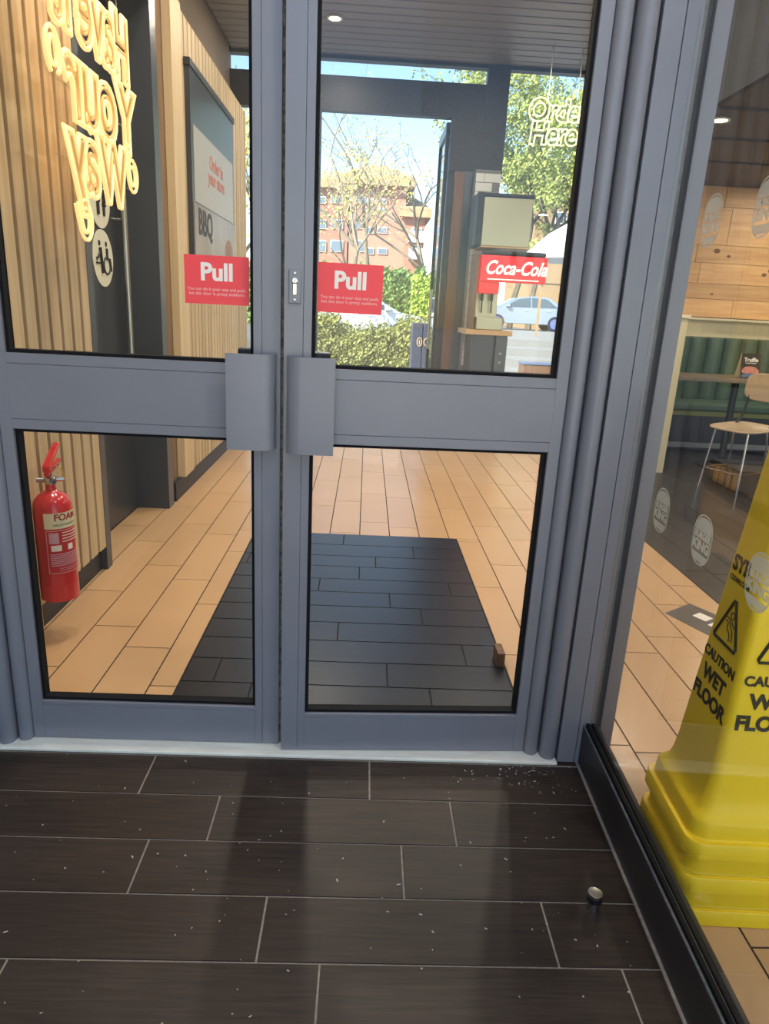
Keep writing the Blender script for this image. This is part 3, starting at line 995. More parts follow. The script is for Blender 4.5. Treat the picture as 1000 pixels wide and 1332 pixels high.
box(-1.70, x_mul0, YF + .05, YF + .058, z_beam, 4.20).build('glass_pane', 'glass_far', farw)
box(x_mul1, 2.62, YF + .05, YF + .058, 0.25, 4.20).build('glass_pane', 'glass_far', farw)
box(-1.60, -0.70, YF + .05, YF + .058, 0.0, z_head).build('glass_pane', 'glass_far', farw)
# open outer door leaf, swung outwards
ld_ = struct(thing('door_4', (x_open_r, YF + .12, 0)), 'dark framed outer door standing open at the far end')
ye = YF + 1.02
for a in ((YF + .13, YF + .20), (ye - .07, ye)):
    box(x_open_r - .045, x_open_r, a[0], a[1], 0.01, z_head - .02).build('stile', 'farframe', ld_)
box(x_open_r - .045, x_open_r, YF + .20, ye - .07, z_head - .14, z_head - .02).build('top_rail', 'darkframe', ld_)
box(x_open_r - .045, x_open_r, YF + .20, ye - .07, 0.01, 0.2).build('bottom_rail', 'farframe', ld_)
box(x_open_r - .026, x_open_r - .020, YF + .20, ye - .07, 0.2, z_head - .14).build('glass_pane', 'glass_far', ld_)
MB().tube([(x_open_r - .08, YF + .32, 1.0), (x_open_r - .08, YF + .32, 1.75)], .013, 8).build('bar_handle', 'steel', ld_, smooth=True)

# subway tiled pier behind the drinks station
YP = 6.72
pier_x0, pier_x1 = at(618, 240, 1, YP).x, at(650, 240, 1, YP).x
pier = struct(box(pier_x0, pier_x1, YP, YF - .06, 0.0, z_tile - .01).build('wall_pier', 'subgrout'), 'white subway tiled pier behind the drinks station')
tm = box(-.098, .098, -.006, .0, -.047, .047).mesh('tile', 'subway', bevel=.002)
thm = box(-.048, .048, -.006, .0, -.047, .047).mesh('tile', 'subway', bevel=.002)
zz, r = 0.9, 0
while zz < z_tile - .05:
    x = pier_x0 + (0.05 if r % 2 else 0.1)
    if r % 2: place(thm, 'tile', pier, (pier_x0 + .05, YP, zz)); x = pier_x0 + .2
    while x + .098 < pier_x1 + .03:
        place(tm, 'tile', pier, (x, YP, zz))
        x += .2
    zz += .1
    r += 1

# ---- drinks dispenser with illuminated header, on a tall counter
YS = 6.05


def sx(px, py): return at(px, py, 1, YS)


c0, c1 = sx(605, 428), sx(666, 434)
cab = thing('drinks_counter', (c0.x + .1, YS + .3, 0), 'dark drinks counter with a pale wood top by the tiled pier', 'counter')
box(c0.x, c1.x, YS - .02, YP - .01, c0.z - .055, c0.z).build('worktop', 'counterwood', cab, bevel=.004)
box(c0.x + .10, c0.x + .36, YS + .10, YP - .01, 0, c0.z - .056).build('cabinet', 'darkdoor', cab)
box(c0.x + .37, c0.x + .50, YS + .02, YP - .01, 0, c0.z - .056).build('side_panel', 'darkframe', cab)
for zz in (.95, 1.05):
    MB().lathe([(.012, 0), (.012, .004), (.005, .006)], n=10).build('bolt', 'steel', cab, off=(0, 0, 0)).matrix_local = Matrix.Translation(Vector((c0.x + .43, YS + .02, zz)) - Vector(cab.location)) @ Matrix.Rotation(math.pi / 2, 4, 'X')

m0, m1 = sx(622, 330), sx(656, 330)
zt = sx(625, 331).z
disp = thing('drinks_dispenser', (m0.x + .15, YS + .2, c0.z), 'soda dispenser with a red illuminated header sign on the counter', 'drinks machine')
box(m0.x + .03, m1.x, YS + .16, YS + .50, c0.z + .001, zt).build('body', 'sheet_steel', disp, bevel=.004)
box(m0.x + .0, m0.x + .03, YS + .06, YS + .50, c0.z + .001, zt + .01).build('side_trim', 'brownwood', disp)
box(m0.x + .04, m1.x + .06, YS + .02, YS + .16, c0.z + .001, c0.z + .14).build('drip_tray', 'sheet_steel', disp, bevel=.01)
h0, h1 = sx(627, 331), sx(709, 371)
hdr = box(h0.x, h1.x, YS + .0, YS + .16, h1.z + .01, h0.z).build('header_sign', 'coke_red', disp, bevel=.008)
hdr['label'] = 'red illuminated header with white script lettering'
box(h0.x + .02, h1.x - .02, YS + .0, YS + .16, h0.z, h0.z + .05).build('header_cap', 'black', hdr, bevel=.02)
text('lettering', 'Coca-Cola', 0.20, 'sign_white', hdr, ((h0.x + h1.x) / 2 + .02, YS - .002, (h0.z + h1.z) / 2 + .01), (1, 0, 0), (0, 0, 1), extrude=.001, bold=.005, shear=.35, sx=.80)
box(h0.x + .08, h1.x - .08, YS - .002, YS, h1.z + .03, h1.z + .042).build('printed_line', 'sign_white', hdr)
box(h0.x, h0.x + .23, YS + .03, YS + .16, h1.z - .12, h1.z).build('valve_bank', 'coke_red', disp, bevel=.006)
for k in range(2):
    xx = h0.x + .05 + k * .11
    nz = MB().tube([(xx, YS + .06, h1.z - .06), (xx, YS + .06, h1.z - .20)], .018, 8).build('nozzle', 'black', disp)
    MB().tube([(xx, YS + .05, h1.z - .20), (xx + .01, YS + .09, h1.z - .33)], .008, 6).build('lever', 'black', nz)
q0, q1 = sx(625, 253), sx(690, 320)
pan = thing('ice_hopper', (q0.x + .2, YS + .2, zt), 'stainless steel cabinet in a black frame above the soda dispenser', 'cabinet')
box(q0.x - .02, q0.x + .05, YS + .02, YS + .50, q1.z - .02, q0.z + .03).build('side_panel', 'black', pan)
box(q0.x + .05, q1.x, YS + .06, YS + .50, q1.z - .02, q0.z).build('steel_panel', 'sheet_steel', pan, bevel=.01)
box(q0.x + .05, q1.x, YS + .04, YS + .50, q0.z, q0.z + .03).build('top_trim', 'black', pan)
box(q0.x + .05, q1.x, YS + .03, YS + .50, q1.z - .035, q1.z - .02).build('bottom_trim', 'counterwood', pan)

# ---- "Order Here" neon hung from the ceiling
YO = 6.3
oc = at(727, 160, 1, YO)
sgn = thing('hanging_neon_sign', (oc.x, YO, oc.z), 'pale yellow outlined Order Here neon hung by wires from the ceiling', 'neon sign')
up_l = Vector((-.035, 0, 1)).normalized()
rt_l = Vector((1, 0, .02)).normalized()
a0 = at(684, 146, 1, YO)
text('letter_tube', 'Order', 0.30, 'neon2', sgn, a0 + Vector((0.02, 0, .02)), rt_l, up_l, outline=.009, bold=.012, shear=.12, align='LEFT', sx=.92, spacing=.88)
a1 = at(688, 174, 1, YO)
text('letter_tube', 'Here', 0.30, 'neon2', sgn, a1 + Vector((0.0, 0, 0)), rt_l, up_l, outline=.009, bold=.012, shear=.12, align='LEFT', sx=.92, spacing=.88)
for px in (713, 751):
    w = at(px, 130, 1, YO)
    MB().tube([(w.x, YO, w.z), (w.x, YO, 4.238)], .006, 5).build('hanging_wire', 'steel', sgn)

# ================================================================== SEATING AREA beyond the side window
dv = struct(box(2.76, 3.115, 4.84, 6.5, 0.0, 1.545).build('wall_partition', 'cream'), 'cream end of the half-height partition by the booth')
box(2.74, 3.13, 4.82, 6.5, 1.545, 1.575).build('capping', 'creamledge', dv)
YW = 6.9
wall_s = struct(box(2.75, 9.0, YW, YW + .1, 0.0, 4.55).build('wall_back', 'slatback'), 'knotty pale plank wall above the green booth')
zs = [1.58, 1.80, 1.98, 2.22, 2.43, 2.86, 3.09]
for i in range(len(zs) - 1):
    x = 2.75 - random.random() * 0.9
    while x < 7.6:
        L_ = random.uniform(1.3, 2.1)
        a, b = max(x, 2.76), min(x + L_, 8.9)
        if b - a > .1:
            pk = box(a + .002, b - .002, YW - .018, YW, zs[i] + .002, zs[i + 1] - .002).build('plank', 'plank', wall_s, bevel=.003)
            for _ in range(2):
                kx, kz = random.uniform(a + .1, b - .1), random.uniform(zs[i] + .05, zs[i + 1] - .05)
                kr = random.uniform(.012, .028)
                MB().prism([(kx + kr * 1.5 * math.cos(2 * math.pi * t / 10), kz + kr * math.sin(2 * math.pi * t / 10)) for t in range(10)], 1, YW - .0195, YW - .018).build('knot', 'knot', pk)
        x += L_
booth = thing('booth_bench', (5.5, 6.6, 0), 'green channel-tufted booth bench along the plank wall', 'bench')
box(3.13, 7.8, 6.62, 6.875, 0.0, 1.545).build('back_frame', 'cream', booth)
box(3.13, 7.8, 6.56, 6.876, 1.545, 1.57).build('ledge', 'creamledge', booth)
zgt = at(950, 440, 1, 6.5).z
n = 22
w_ = (7.8 - 3.13) / n
cm = MB().loft([[(-w_ / 2 + .004, .0, z), (-w_ / 2 + .012, -.05 * k_, z), (-w_ / 4, -.10 * k_, z), (0, -.115 * k_, z), (w_ / 4, -.10 * k_, z), (w_ / 2 - .012, -.05 * k_, z), (w_ / 2 - .004, .0, z)]
                for z, k_ in ((.56, .9), (.66, 1.0), (zgt - .06, 1.0), (zgt - .015, .8), (zgt, .2))]).mesh('tufted_channel', 'green_leather', smooth=True)
for k in range(n):
    place(cm, 'tufted_channel', booth, (3.13 + w_ * (k + .5), 6.618, 0))
box(3.13, 7.8, 6.02, 6.49, .50, .60).build('seat_cushion', 'green_leather', booth, bevel=.03)
box(3.13, 7.8, 6.015, 6.04, .45, .50).build('seat_piping', 'green_edge', booth)
box(3.13, 7.8, 6.08, 6.61, .04, .45).build('base', 'kick', booth)
box(3.13, 7.8, 6.065, 6.08, .06, .12).build('base_strip', 'poster_grey', booth)

tz = at(930, 490, 1, 5.2).z
tb = thing('high_table', (3.9, 5.3, 0), 'brown wood high table in front of the green booth', 'table')
MB().prism(rounded(3.14, 5.0, 4.95, 5.6, .06), 2, tz - .035, tz).build('table_top', 'tablewood', tb, bevel=.004)
MB().lathe([(.04, .02), (.035, .03), (.035, tz - .05), (.10, tz - .04), (.10, tz - .036)], (3.95, 5.3), 14).build('pedestal', 'black', tb, smooth=True)
MB().lathe([(.26, 0.0), (.26, .012), (.05, .022)], (3.95, 5.3), 24).build('base_plate', 'black', tb)
mc0 = at(958, 489, 1, 5.2)
card = thing('menu_card', (mc0.x + .12, 5.2, tz), 'black tent menu card printed Truffle standing on the brown table', 'menu card')
cw, ch = .20, .25
zc = tz + .003
ff = MB()._add([(mc0.x + .03, 5.180, zc), (mc0.x + .03 + cw, 5.180, zc), (mc0.x + .035 + cw, 5.235, zc + ch), (mc0.x + .035, 5.235, zc + ch),
                (mc0.x + .03, 5.186, zc), (mc0.x + .03 + cw, 5.186, zc), (mc0.x + .035 + cw, 5.241, zc + ch), (mc0.x + .035, 5.241, zc + ch)],
               [(0, 1, 2, 3), (7, 6, 5, 4), (0, 4, 5, 1), (1, 5, 6, 2), (2, 6, 7, 3), (3, 7, 4, 0)]).build('card_front', 'poster_black', card)
MB()._add([(mc0.x + .03, 5.300, zc), (mc0.x + .03 + cw, 5.300, zc), (mc0.x + .035 + cw, 5.244, zc + ch), (mc0.x + .035, 5.244, zc + ch),
           (mc0.x + .03, 5.306, zc), (mc0.x + .03 + cw, 5.306, zc), (mc0.x + .035 + cw, 5.250, zc + ch), (mc0.x + .035, 5.250, zc + ch)],
          [(0, 1, 2, 3), (7, 6, 5, 4), (0, 4, 5, 1), (1, 5, 6, 2), (2, 6, 7, 3), (3, 7, 4, 0)]).build('card_back', 'cream', card)
cn = Vector((0, -.9826, .1857))
cu_ = Vector((0, .1857, .9826))
cb = Vector((mc0.x + .03 + cw / 2, 5.180, zc)) + cn * .001
text('lettering', 'Truffle', 0.055, 'print_cream', ff, cb + cu_ * .187, (1, 0, 0), cu_, extrude=.0004, bold=.002)
text('lettering', 'Loaded Burger', 0.019, 'print_cream', ff, cb + cu_ * .155, (1, 0, 0), cu_, extrude=.0004, bold=.0004)
for nm, mt_, lo, hi in (('food_print', 'truffle_pink', .052, .115), ('bowl_print', 'truffle_blue', .008, .05)):
    m = MB()
    pts = [(-.085, lo), (.085, lo), (.095, lo + (hi - lo) * .4), (.05, hi), (0, hi + .008), (-.06, hi), (-.095, lo + (hi - lo) * .4)]
    m._add([tuple(cb + cu_ * b + Vector((a, 0, 0))) for a, b in pts], [tuple(range(len(pts)))])
    m.build(nm, mt_, ff)

# high stool with plywood seat and back
sc_ = at(966, 556, 1, 3.75)
st = thing('bar_stool', (sc_.x, 3.75, 0), 'plywood backed high stool on chrome legs seen just left of the yellow cone', 'stool', rotz=math.radians(-62), local=True)
SZ = sc_.z
pts = [(.23 * (abs(math.cos(a)) ** .6) * (1 if math.cos(a) >= 0 else -1), .22 * (abs(math.sin(a)) ** .6) * (1 if math.sin(a) >= 0 else -1)) for a in [2 * math.pi * k / 28 for k in range(28)]]
rings = []
for s_, z_ in ((.97, -.012), (1, -.007), (1, .0), (.97, .005), (.6, -.003), (.2, -.006)):
    rings.append([(a * s_, b * s_, SZ + z_ + (.02 * (b / .21) ** 2 if b > 0 else -.012 * (b / .21) ** 2)) for a, b in pts])
MB().loft(rings).build('seat', 'plywood', st, smooth=True)
bp = [(.21 * (abs(math.cos(a)) ** .55) * (1 if math.cos(a) >= 0 else -1), .12 * (abs(math.sin(a)) ** .55) * (1 if math.sin(a) >= 0 else -1)) for a in [2 * math.pi * k / 28 for k in range(28)]]
rings = []
for s_, dy in ((.96, -.006), (1, 0), (1, .006), (.96, .012)):
    rings.append([(a * s_, .245 + dy - .25 * a * a + .1 * b + .012, SZ + .33 + b * s_) for a, b in bp])
MB().loft(rings).build('backrest', 'plywood', st, smooth=True)
for s_ in (-1, 1):
    MB().tube([(s_ * .15, -.14, SZ - .012), (s_ * .19, -.20, .0)], .0075, 8).build('leg', 'chrome', st, smooth=True)
    MB().tube([(s_ * .15, .12, SZ - .012), (s_ * .19, .20, .0)], .0075, 8).build('leg', 'chrome', st, smooth=True)
    MB().tube([(s_ * .15, .10, SZ - .015), (s_ * .165, .21, SZ + .07), (s_ * .15, .255, SZ + .30), (s_ * .12, .258, SZ + .34)], .011, 8).build('back_support', 'black', st, smooth=True)
zf_ = SZ * .44
kf = .15 + .04 * .56
for a_, b_ in (((-kf, -.174), (kf, -.174)), ((-kf, -.174), (-kf, .165)), ((kf, -.174), (kf, .165))):
    MB().tube([(a_[0], a_[1], zf_), (b_[0], b_[1], zf_)], .009, 8).build('footrest', 'chrome', st, smooth=True)
MB().tube([(-.16, .0, SZ - .018), (.16, .0, SZ - .018)], .009, 8).build('seat_rail', 'black', st)
# low slatted planter plinth
pl_ = thing('slatted_plinth', (3.9, 4.35, 0), 'low dark-topped plinth with vertical slats darkened for dim light beside the chair legs', 'plinth')
box(3.52, 4.7, 4.08, 4.60, 0.0, 0.19).build('core', 'kick', pl_)
box(3.49, 4.7, 4.06, 4.62, 0.19, 0.215).build('top_board', 'kick', pl_)
for k in range(4):
    box(3.50, 3.52, 4.11 + k * .118, 4.20 + k * .118, 0.01, 0.188).build('slat', 'slatback', pl_)  # darker wood colour stands in for the dim light here

# ================================================================== YELLOW CONES (a nested stack of three)
CX, CY = 1.027, -0.478


def ring_sq(h, r, z, n=6):
    return [(a, b, z) for a, b in rounded(-h, h, -h, h, min(r, h * .98), n)]


def make_cone(zb, top, label):
    t = thing('wet_floor_cone', (CX, CY, zb), label, 'floor sign', 'nested wet floor cones', rotz=math.radians(-2.0), local=True)
    rings = [ring_sq(.164, .04, .0), ring_sq(.167, .045, .003), ring_sq(.166, .045, .043), ring_sq(.163, .042, .047), ring_sq(.153, .040, .048), ring_sq(.150, .040, .052)]
    MB().loft(rings, cap=True).build('base_skirt', 'cone', t, smooth=True)
    rings = [ring_sq(.151, .040, .050), ring_sq(.149, .040, .090), ring_sq(.145, .040, .099), ring_sq(.138, .038, .105), ring_sq(.1285, .034, .118), ring_sq(.121, .030, .145), ring_sq(.1150, .026, .19)]
    if not top: rings = [ring_sq(.151, .040, .050), ring_sq(.150, .040, .102), ring_sq(.12, .03, .103)]
    if top:
        H0 = .19
        for z in (.4, .7, .95, 1.02):
            rings.append(ring_sq(.1278 - .0676 * z, .024 - .006 * z, z))
        rings.append(ring_sq(.050, .012, 1.035))
        rings.append(ring_sq(.040, .012, 1.04))
    MB().loft(rings).build('cone_body', 'cone', t, smooth=True)
    return t


PITCH_C = .104
make_cone(0.0, False, 'lowest yellow cone base of the nested stack by the side window')
make_cone(PITCH_C, False, 'middle yellow cone base of the nested stack by the side window')
cone = make_cone(2 * PITCH_C, True, 'topmost yellow wet floor cone with black warning print')
ZC0 = 2 * PITCH_C


def hw(z):  # half width of the body at local z
    return .1278 - .0676 * z


def face_print(side, u0, zc, builder):
    pass


SL = .0676
nl = math.sqrt(1 + SL * SL)


def face_frame(side, z):
    """origin on the face centre line at local height z, right, up, outward normal"""
    if side == 'front':
        return Vector((0, -hw(z) - .0012, z)), Vector((1, 0, 0)), Vector((0, SL, 1)) / nl, Vector((0, -1, SL)) / nl
    return Vector((-hw(z) - .0012, 0, z)), Vector((0, -1, 0)), Vector((SL, 0, 1)) / nl, Vector((-1, 0, SL)) / nl


def cone_prints(side):
    def T(body, size, z, bold, sxx=1.0, u=0.0):
        o, r_, u_, n_ = face_frame(side, z)
        text('lettering', body, size, 'cone_print', cone, o + r_ * u, r_, u_, extrude=.0005, bold=bold, sx=sxx)
    zf = [('CAUTION', .036, .470, .0012, .98), ('WET', .054, .416, .0022, 1.0), ('FLOOR', .054, .358, .0022, .98)]
    for b, s_, z, bo, k in zf:
        T(b, s_, z, bo, k)
    o, r_, u_, n_ = face_frame(side, .582)
    hh, wd = .062, .060
    tri = [o - u_ * hh - r_ * wd, o - u_ * hh + r_ * wd, o + u_ * hh]
    MB().tube([tuple(p) for a, b in ((0, 1), (1, 2), (2, 0)) for p in (tri[a].lerp(tri[b], .06), tri[a].lerp(tri[b], .5), tri[a].lerp(tri[b], .94))], .0042, 6, closed=True).build('warning_triangle', 'cone_print', cone)

    def S(pts, rr=.0014):
        MB().tube([tuple(o + r_ * a + u_ * b) for a, b in pts], rr, 5).build('slipping_figure', 'cone_print', cone)
    S([(.004 + .009 * math.cos(2 * math.pi * k / 12), .016 + .009 * math.sin(2 * math.pi * k / 12)) for k in range(13)])
    S([(-.028, .006), (-.006, .004), (.004, -.010), (.020, -.022), (.026, -.046)])
    S([(-.022, -.004), (-.008, -.006), (-.006, -.022), (.010, -.032), (.014, -.050)])
    S([(.004, .004), (.018, -.008), (.026, -.010)])
    T('SYR', .054, .722, .002, .95, -.016)
    T('CLEAN.COM', .019, .684, .0002, .9, -.010)


cone_prints('front')
cone_prints('left')

# ================================================================== SMALL THINGS
ds = thing('floor_doorstop', (0.662, -0.588, 0), 'small round steel and black rubber doorstop on the dark tiles', 'doorstop')
MB().lathe([(.0165, 0), (.0175, .001), (.0175, .024)], (.662, -.588), 24).build('post', 'chrome', ds, smooth=True)
MB().lathe([(.0176, .024), (.0205, .025), (.0205, .041), (.0176, .042)], (.662, -.588), 24).build('rubber_ring', 'black', ds, smooth=True)
MB().lathe([(.0185, .042), (.0195, .044), (.0188, .048), (.012, .0488), (.002, .0488)], (.662, -.588), 24).build('steel_cap', 'steel', ds, smooth=True)
tag(box(.628, .662, .66, .76, .006, .075).build('door_wedge', 'brownwood', bevel=.004), 'small dark brown block at the edge of the black mat inside', 'doorstop')
# grit and paper specks on the entry tiles
rn = random.Random(3)
sp = MB()
for k in range(230):
    if k < 150:
        x, y = rn.uniform(-1.1, .78), rn.uniform(-1.1, -.01)
    else:
        x, y = rn.gauss(.62, .14), -abs(rn.gauss(.02, .07))
    if x > .77: continue
    s_ = rn.choice((.0008, .001, .0012, .0018))
    a = rn.uniform(0, 3.14)
    l_ = s_ * rn.uniform(1, 3)
    dx, dy = math.cos(a) * l_, math.sin(a) * l_
    ex_, ey_ = -math.sin(a) * s_, math.cos(a) * s_
    sp._add([(x - dx - ex_, y - dy - ey_, .0004), (x + dx - ex_, y + dy - ey_, .0004), (x + dx + ex_, y + dy + ey_, .0004), (x - dx + ex_, y - dy + ey_, .0004), (x, y, .0012)],
            [(0, 1, 4), (1, 2, 4), (2, 3, 4), (3, 0, 4), (3, 2, 1, 0)])
tag(sp.build('grit', 'debris'), 'pale grit and crumbs scattered on the dark entry tiles', 'debris', kind='stuff')

# ================================================================== OUTDOORS BEYOND THE HALL
struct(box(-60, 60, 7.12, 19.0, -0.1, -0.02).build('ground_paving', 'pavement'), 'pale paving outside the far door')
struct(box(-120, 120, 19.0, 200, -0.1, 0.40).build('ground_road', 'asphalt'), 'road and parking beyond the paving')
struct(box(-60, 60, -60, -3.2, -0.1, -0.02).build('ground_front', 'forecourt_bounce'), 'unseen paving in front of the entrance, paled to bounce light')  # out of view, acts as a bright reflector for the entrance


def P(px, py, y): return at(px, py, 1, y)


# stone steps in front of the parked car
for k in range(4):
    ya = 14.4 + k * 1.3
    tag(box(3.1, 12, ya, (ya + 1.3 if k < 3 else 32.4), -.02, .2 * (k + 1)).build('stone_step', 'step_stone'), ['lowest', 'second', 'third', 'topmost'][k] + ' pale stone step outside the right far window', 'step', 'stone steps outside')
ZST = .80


# leaf cloud builder
def leaves(name, material, parent, pts, size, rn, kind=True, off=None):
    m = MB()
    for p in pts:
        a = Vector((rn.gauss(0, 1), rn.gauss(0, 1), rn.gauss(0, 1))).normalized()
        b = a.orthogonal().normalized()
        c = a.cross(b)
        s_ = size * rn.uniform(.6, 1.3)
        p = Vector(p)
        m._add([tuple(p - b * s_), tuple(p + c * s_ * .5), tuple(p + b * s_), tuple(p - c * s_ * .5)], [(0, 1, 2, 3)])
    o = bpy.data.objects.new(name, m_simple(m, material, ORG[parent.name]))
    COL.objects.link(o)
    o.parent = parent
    o['kind'] = 'stuff'
    return o


def m_simple(m, material, off):
    me = bpy.data.meshes.new('leaves')
    me.from_pydata([(x - off[0], y - off[1], z - off[2]) for x, y, z in m.v], [], m.f)
    me.materials.append(MATS[material])
    return me


def tree(name, base, h, spread, label, seed, leafmat=None, nleaf=0, lsize=.06, bark='bark', depth=5, trunk_r=None):
    rn = random.Random(seed)
    t = thing(name, base, label, 'tree', 'trees outside')
    trm, brm = MB(), MB()
    tips = []

    def grow(p, d, L, r, dep):
        n_ = 3
        pts = [p]
        q = p
        dd = d.copy()
        for _ in range(n_):
            dd = (dd + Vector((rn.gauss(0, .12), rn.gauss(0, .12), rn.gauss(.03, .08)))).normalized()
            q = q + dd * L / n_
            pts.append(q)
            if dep <= 2: tips.append(q)
        (trm if dep == depth else brm).tube([tuple(v) for v in pts], [r * (1 - .45 * i / n_) for i in range(n_ + 1)], 5 if dep > 2 else 3)
        if dep == 0:
            return
        for k in range(rn.choice((2, 3, 3)) if dep < depth else 5):
            i = rn.choice((1, 2, 3)) if dep < depth else rn.choice((2, 3, 3))
            o_ = pts[i]
            az = rn.uniform(0, 6.28)
            tilt = rn.uniform(.35, .85) * spread
            side = Vector((math.cos(az), math.sin(az), 0))
            nd = (dd * math.cos(tilt) + side * math.sin(tilt)).normalized()
            grow(o_, nd, L * rn.uniform(.55, .75), r * .5, dep - 1)
    grow(Vector(base), Vector((0, 0, 1)), h * .42, trunk_r or h * .014, depth)
    trm.build('trunk', bark, t, smooth=True)
    o = bpy.data.objects.new('branches', m_simple(brm, bark, ORG[t.name]))
    COL.objects.link(o)
    o.parent = t
    o['kind'] = 'stuff'
    if leafmat and nleaf:
        pts = []
        for _ in range(nleaf):
            p = rn.choice(tips)
            pts.append(p + Vector((rn.gauss(0, .22), rn.gauss(0, .22), rn.gauss(0, .22))))
        leaves('foliage', leafmat, t, pts, lsize, rn)
    return t


def tree_at(px, y, *a, **k):
    b = P(px, 398, y)
    return tree('street_tree', (b.x, y, -.03), *a, **k)


tree_at(490, 34, 12.5, 1.0, 'slender bare tree with twiggy crown in front of the brick block', 11, 'leaf_spring', 350, .07, depth=5)
tree_at(440, 30, 9.5, 1.05, 'yellow budding tree at the left of the far doorway', 23, 'leaf_spring', 1300, .07, depth=5)
tree_at(556, 40, 13.0, 1.1, 'bare tree at the right of the far doorway', 37, 'leaf_spring', 500, .06, depth=5)
tree_at(312, 17, 6.5, 1.0, 'yellow green tree past the end of the slatted wall', 41, 'leaf_spring', 4500, .06, depth=5)
for px, y, h, sd, lb in ((690, 39, 14.5, 51, 'green budding tree behind the Order Here neon'), (742, 36, 12.0, 63, 'dense green tree right of the Order Here neon'),
                         (664, 45, 17.0, 77, 'tall green tree by the dark mullion'), (785, 42, 15.5, 83, 'green tree farthest right outside')):
    tree_at(px, y, h, 1.1, lb, sd, 'leaf_green', 7000, .12, bark='barkdark', depth=5)


# hedges
def hedge(name, x0, x1, y0, y1, z0, z1, material, nl_, size, label, seed, lump=.12, dip=0.0):
    rn = random.Random(seed)
    t = thing(name, ((x0 + x1) / 2, (y0 + y1) / 2, z0), label, 'hedge')
    nx = max(4, int((x1 - x0) / .25))
    prof = []
    for i in range(nx + 1):
        x = x0 + (x1 - x0) * i / nx
        prof.append((x, z1 - dip * max(0, 1 - abs(i / nx - .42) / .22) - lump * 1.2 + lump * math.sin(i * 1.7 + seed) * .5 + rn.uniform(-lump, lump) * .4))
    MB().prism([(x0, z0)] + [(x1, z0)] + list(reversed(prof)), 1, y0 + .08, y1 - .08).build('twig_mass', 'hedge_core', t)
    pts = []
    for _ in range(nl_):
        x = rn.uniform(x0, x1)
        i = (x - x0) / (x1 - x0) * nx
        top = prof[int(min(i, nx))][1]
        if rn.random() < .65:
            pts.append((x, y0 + rn.gauss(0, .07), rn.uniform(z0, top + .05)))
        else:
            pts.append((x, rn.uniform(y0, y1), top + rn.gauss(.03, .08)))
    leaves('foliage', material, t, pts, size, rn)
    return t


YH = 16.6
hl, hr = P(424, 430, YH), P(560, 430, YH)
hedge('clipped_hedge', hl.x - 1.2, hr.x + 1.2, YH, YH + 1.3, -.02, P(500, 412, YH).z, 'leaf_hedge', 9000, .05, 'low sunlit hedge across the far doorway', 5, dip=.38)
b0, b1 = P(480, 370, 33), P(575, 370, 33)
hedge('tall_hedge', b0.x - 6, b1.x - .3, 33, 34.5, -.03, P(520, 345, 33).z, 'leaf_hedge2', 9000, .12, 'tall dark green hedge below the brick block', 9, .3)
b0, b1 = P(536, 370, 29), P(562, 370, 29)
hedge('bright_shrub', b0.x, b1.x, 29, 30, -.03, P(548, 358, 29).z, 'leaf_bright', 2500, .09, 'bright lime green shrub beside the tall hedge', 13, .2)


# ---- brick apartment block
def block():
    Y = 62
    t = thing('apartment_block', (P(490, 398, Y).x, Y, 0), 'orange brick apartment block with tiled hipped roofs', 'building')
    def vol(pa, pb, ytop, roof_top, depth, over, bm_, nm):
        x0, x1 = P(pa, 300, Y).x, P(pb, 300, Y).x
        zt_ = P((pa + pb) / 2, ytop, Y).z
        wv = box(x0, x1, Y, Y + depth, -.03, zt_).build('wall', bm_, t)
        zr = P((pa + pb) / 2, roof_top, Y + depth / 2).z
        ym = Y + depth / 2
        o_ = over
        m = MB()
        m._add([(x0 - o_, Y - o_, zt_), (x1 + o_, Y - o_, zt_), (x1 + o_, Y + depth + o_, zt_), (x0 - o_, Y + depth + o_, zt_),
                (x0 - o_, Y - o_, zt_ + .7), (x1 + o_, Y - o_, zt_ + .7), (x1 + o_, Y + depth + o_, zt_ + .7), (x0 - o_, Y + depth + o_, zt_ + .7),
                ((x0 * .62 + x1 * .38), ym, zr), ((x0 * .38 + x1 * .62), ym, zr)],
               [(3, 2, 1, 0), (0, 1, 5, 4), (1, 2, 6, 5), (2, 3, 7, 6), (3, 0, 4, 7), (4, 5, 9, 8), (5, 6, 9), (6, 7, 8, 9), (7, 4, 8)])
        m.build('roof', 'roof', t)
        return x0, x1, zt_, wv
    x0, x1, zt_, w1 = vol(452, 526, 242, 214, 10, .7, 'brick', 'tower')
    a = vol(405, 454, 245, 222, 12, .6, 'brick2', 'wing')
    b = vol(526, 552, 283, 258, 9, .5, 'brick2', 'wing')

    def wnd(pa, pb, ya, yb, par, balcony=False):
        p, q = P(pa, ya, Y), P(pb, yb, Y)
        f = box(p.x, q.x, Y - .10, Y + .02, q.z, p.z).build('window', 'balcony', t)
        box(p.x + .08, q.x - .08, Y - .14, Y - .10, q.z + .08, p.z - .08).build('pane', 'winglass', f)
        if balcony:
            box(p.x - .25, q.x + .25, Y - 1.1, Y, q.z - .35, q.z - .15).build('balcony_slab', 'balcony', t)
            box(p.x - .25, q.x + .25, Y - 1.1, Y - 1.0, q.z - .15, q.z + .55).build('balcony_rail', 'balcony', t)
    for ya, yb in ((258, 266), (270, 276), (295, 304), (322, 331)):
        wnd(491, 503, ya, yb, w1)
        wnd(477, 486, ya, yb, w1)
    for ya, yb in ((255, 265), (285, 298), (312, 328)):
        wnd(463, 476, ya, yb, w1)
        wnd(430, 446, ya, yb, w1)
        wnd(412, 424, ya, yb, w1)
    wnd(535, 548, 296, 311, w1, True)
    wnd(535, 548, 318, 333, w1, True)


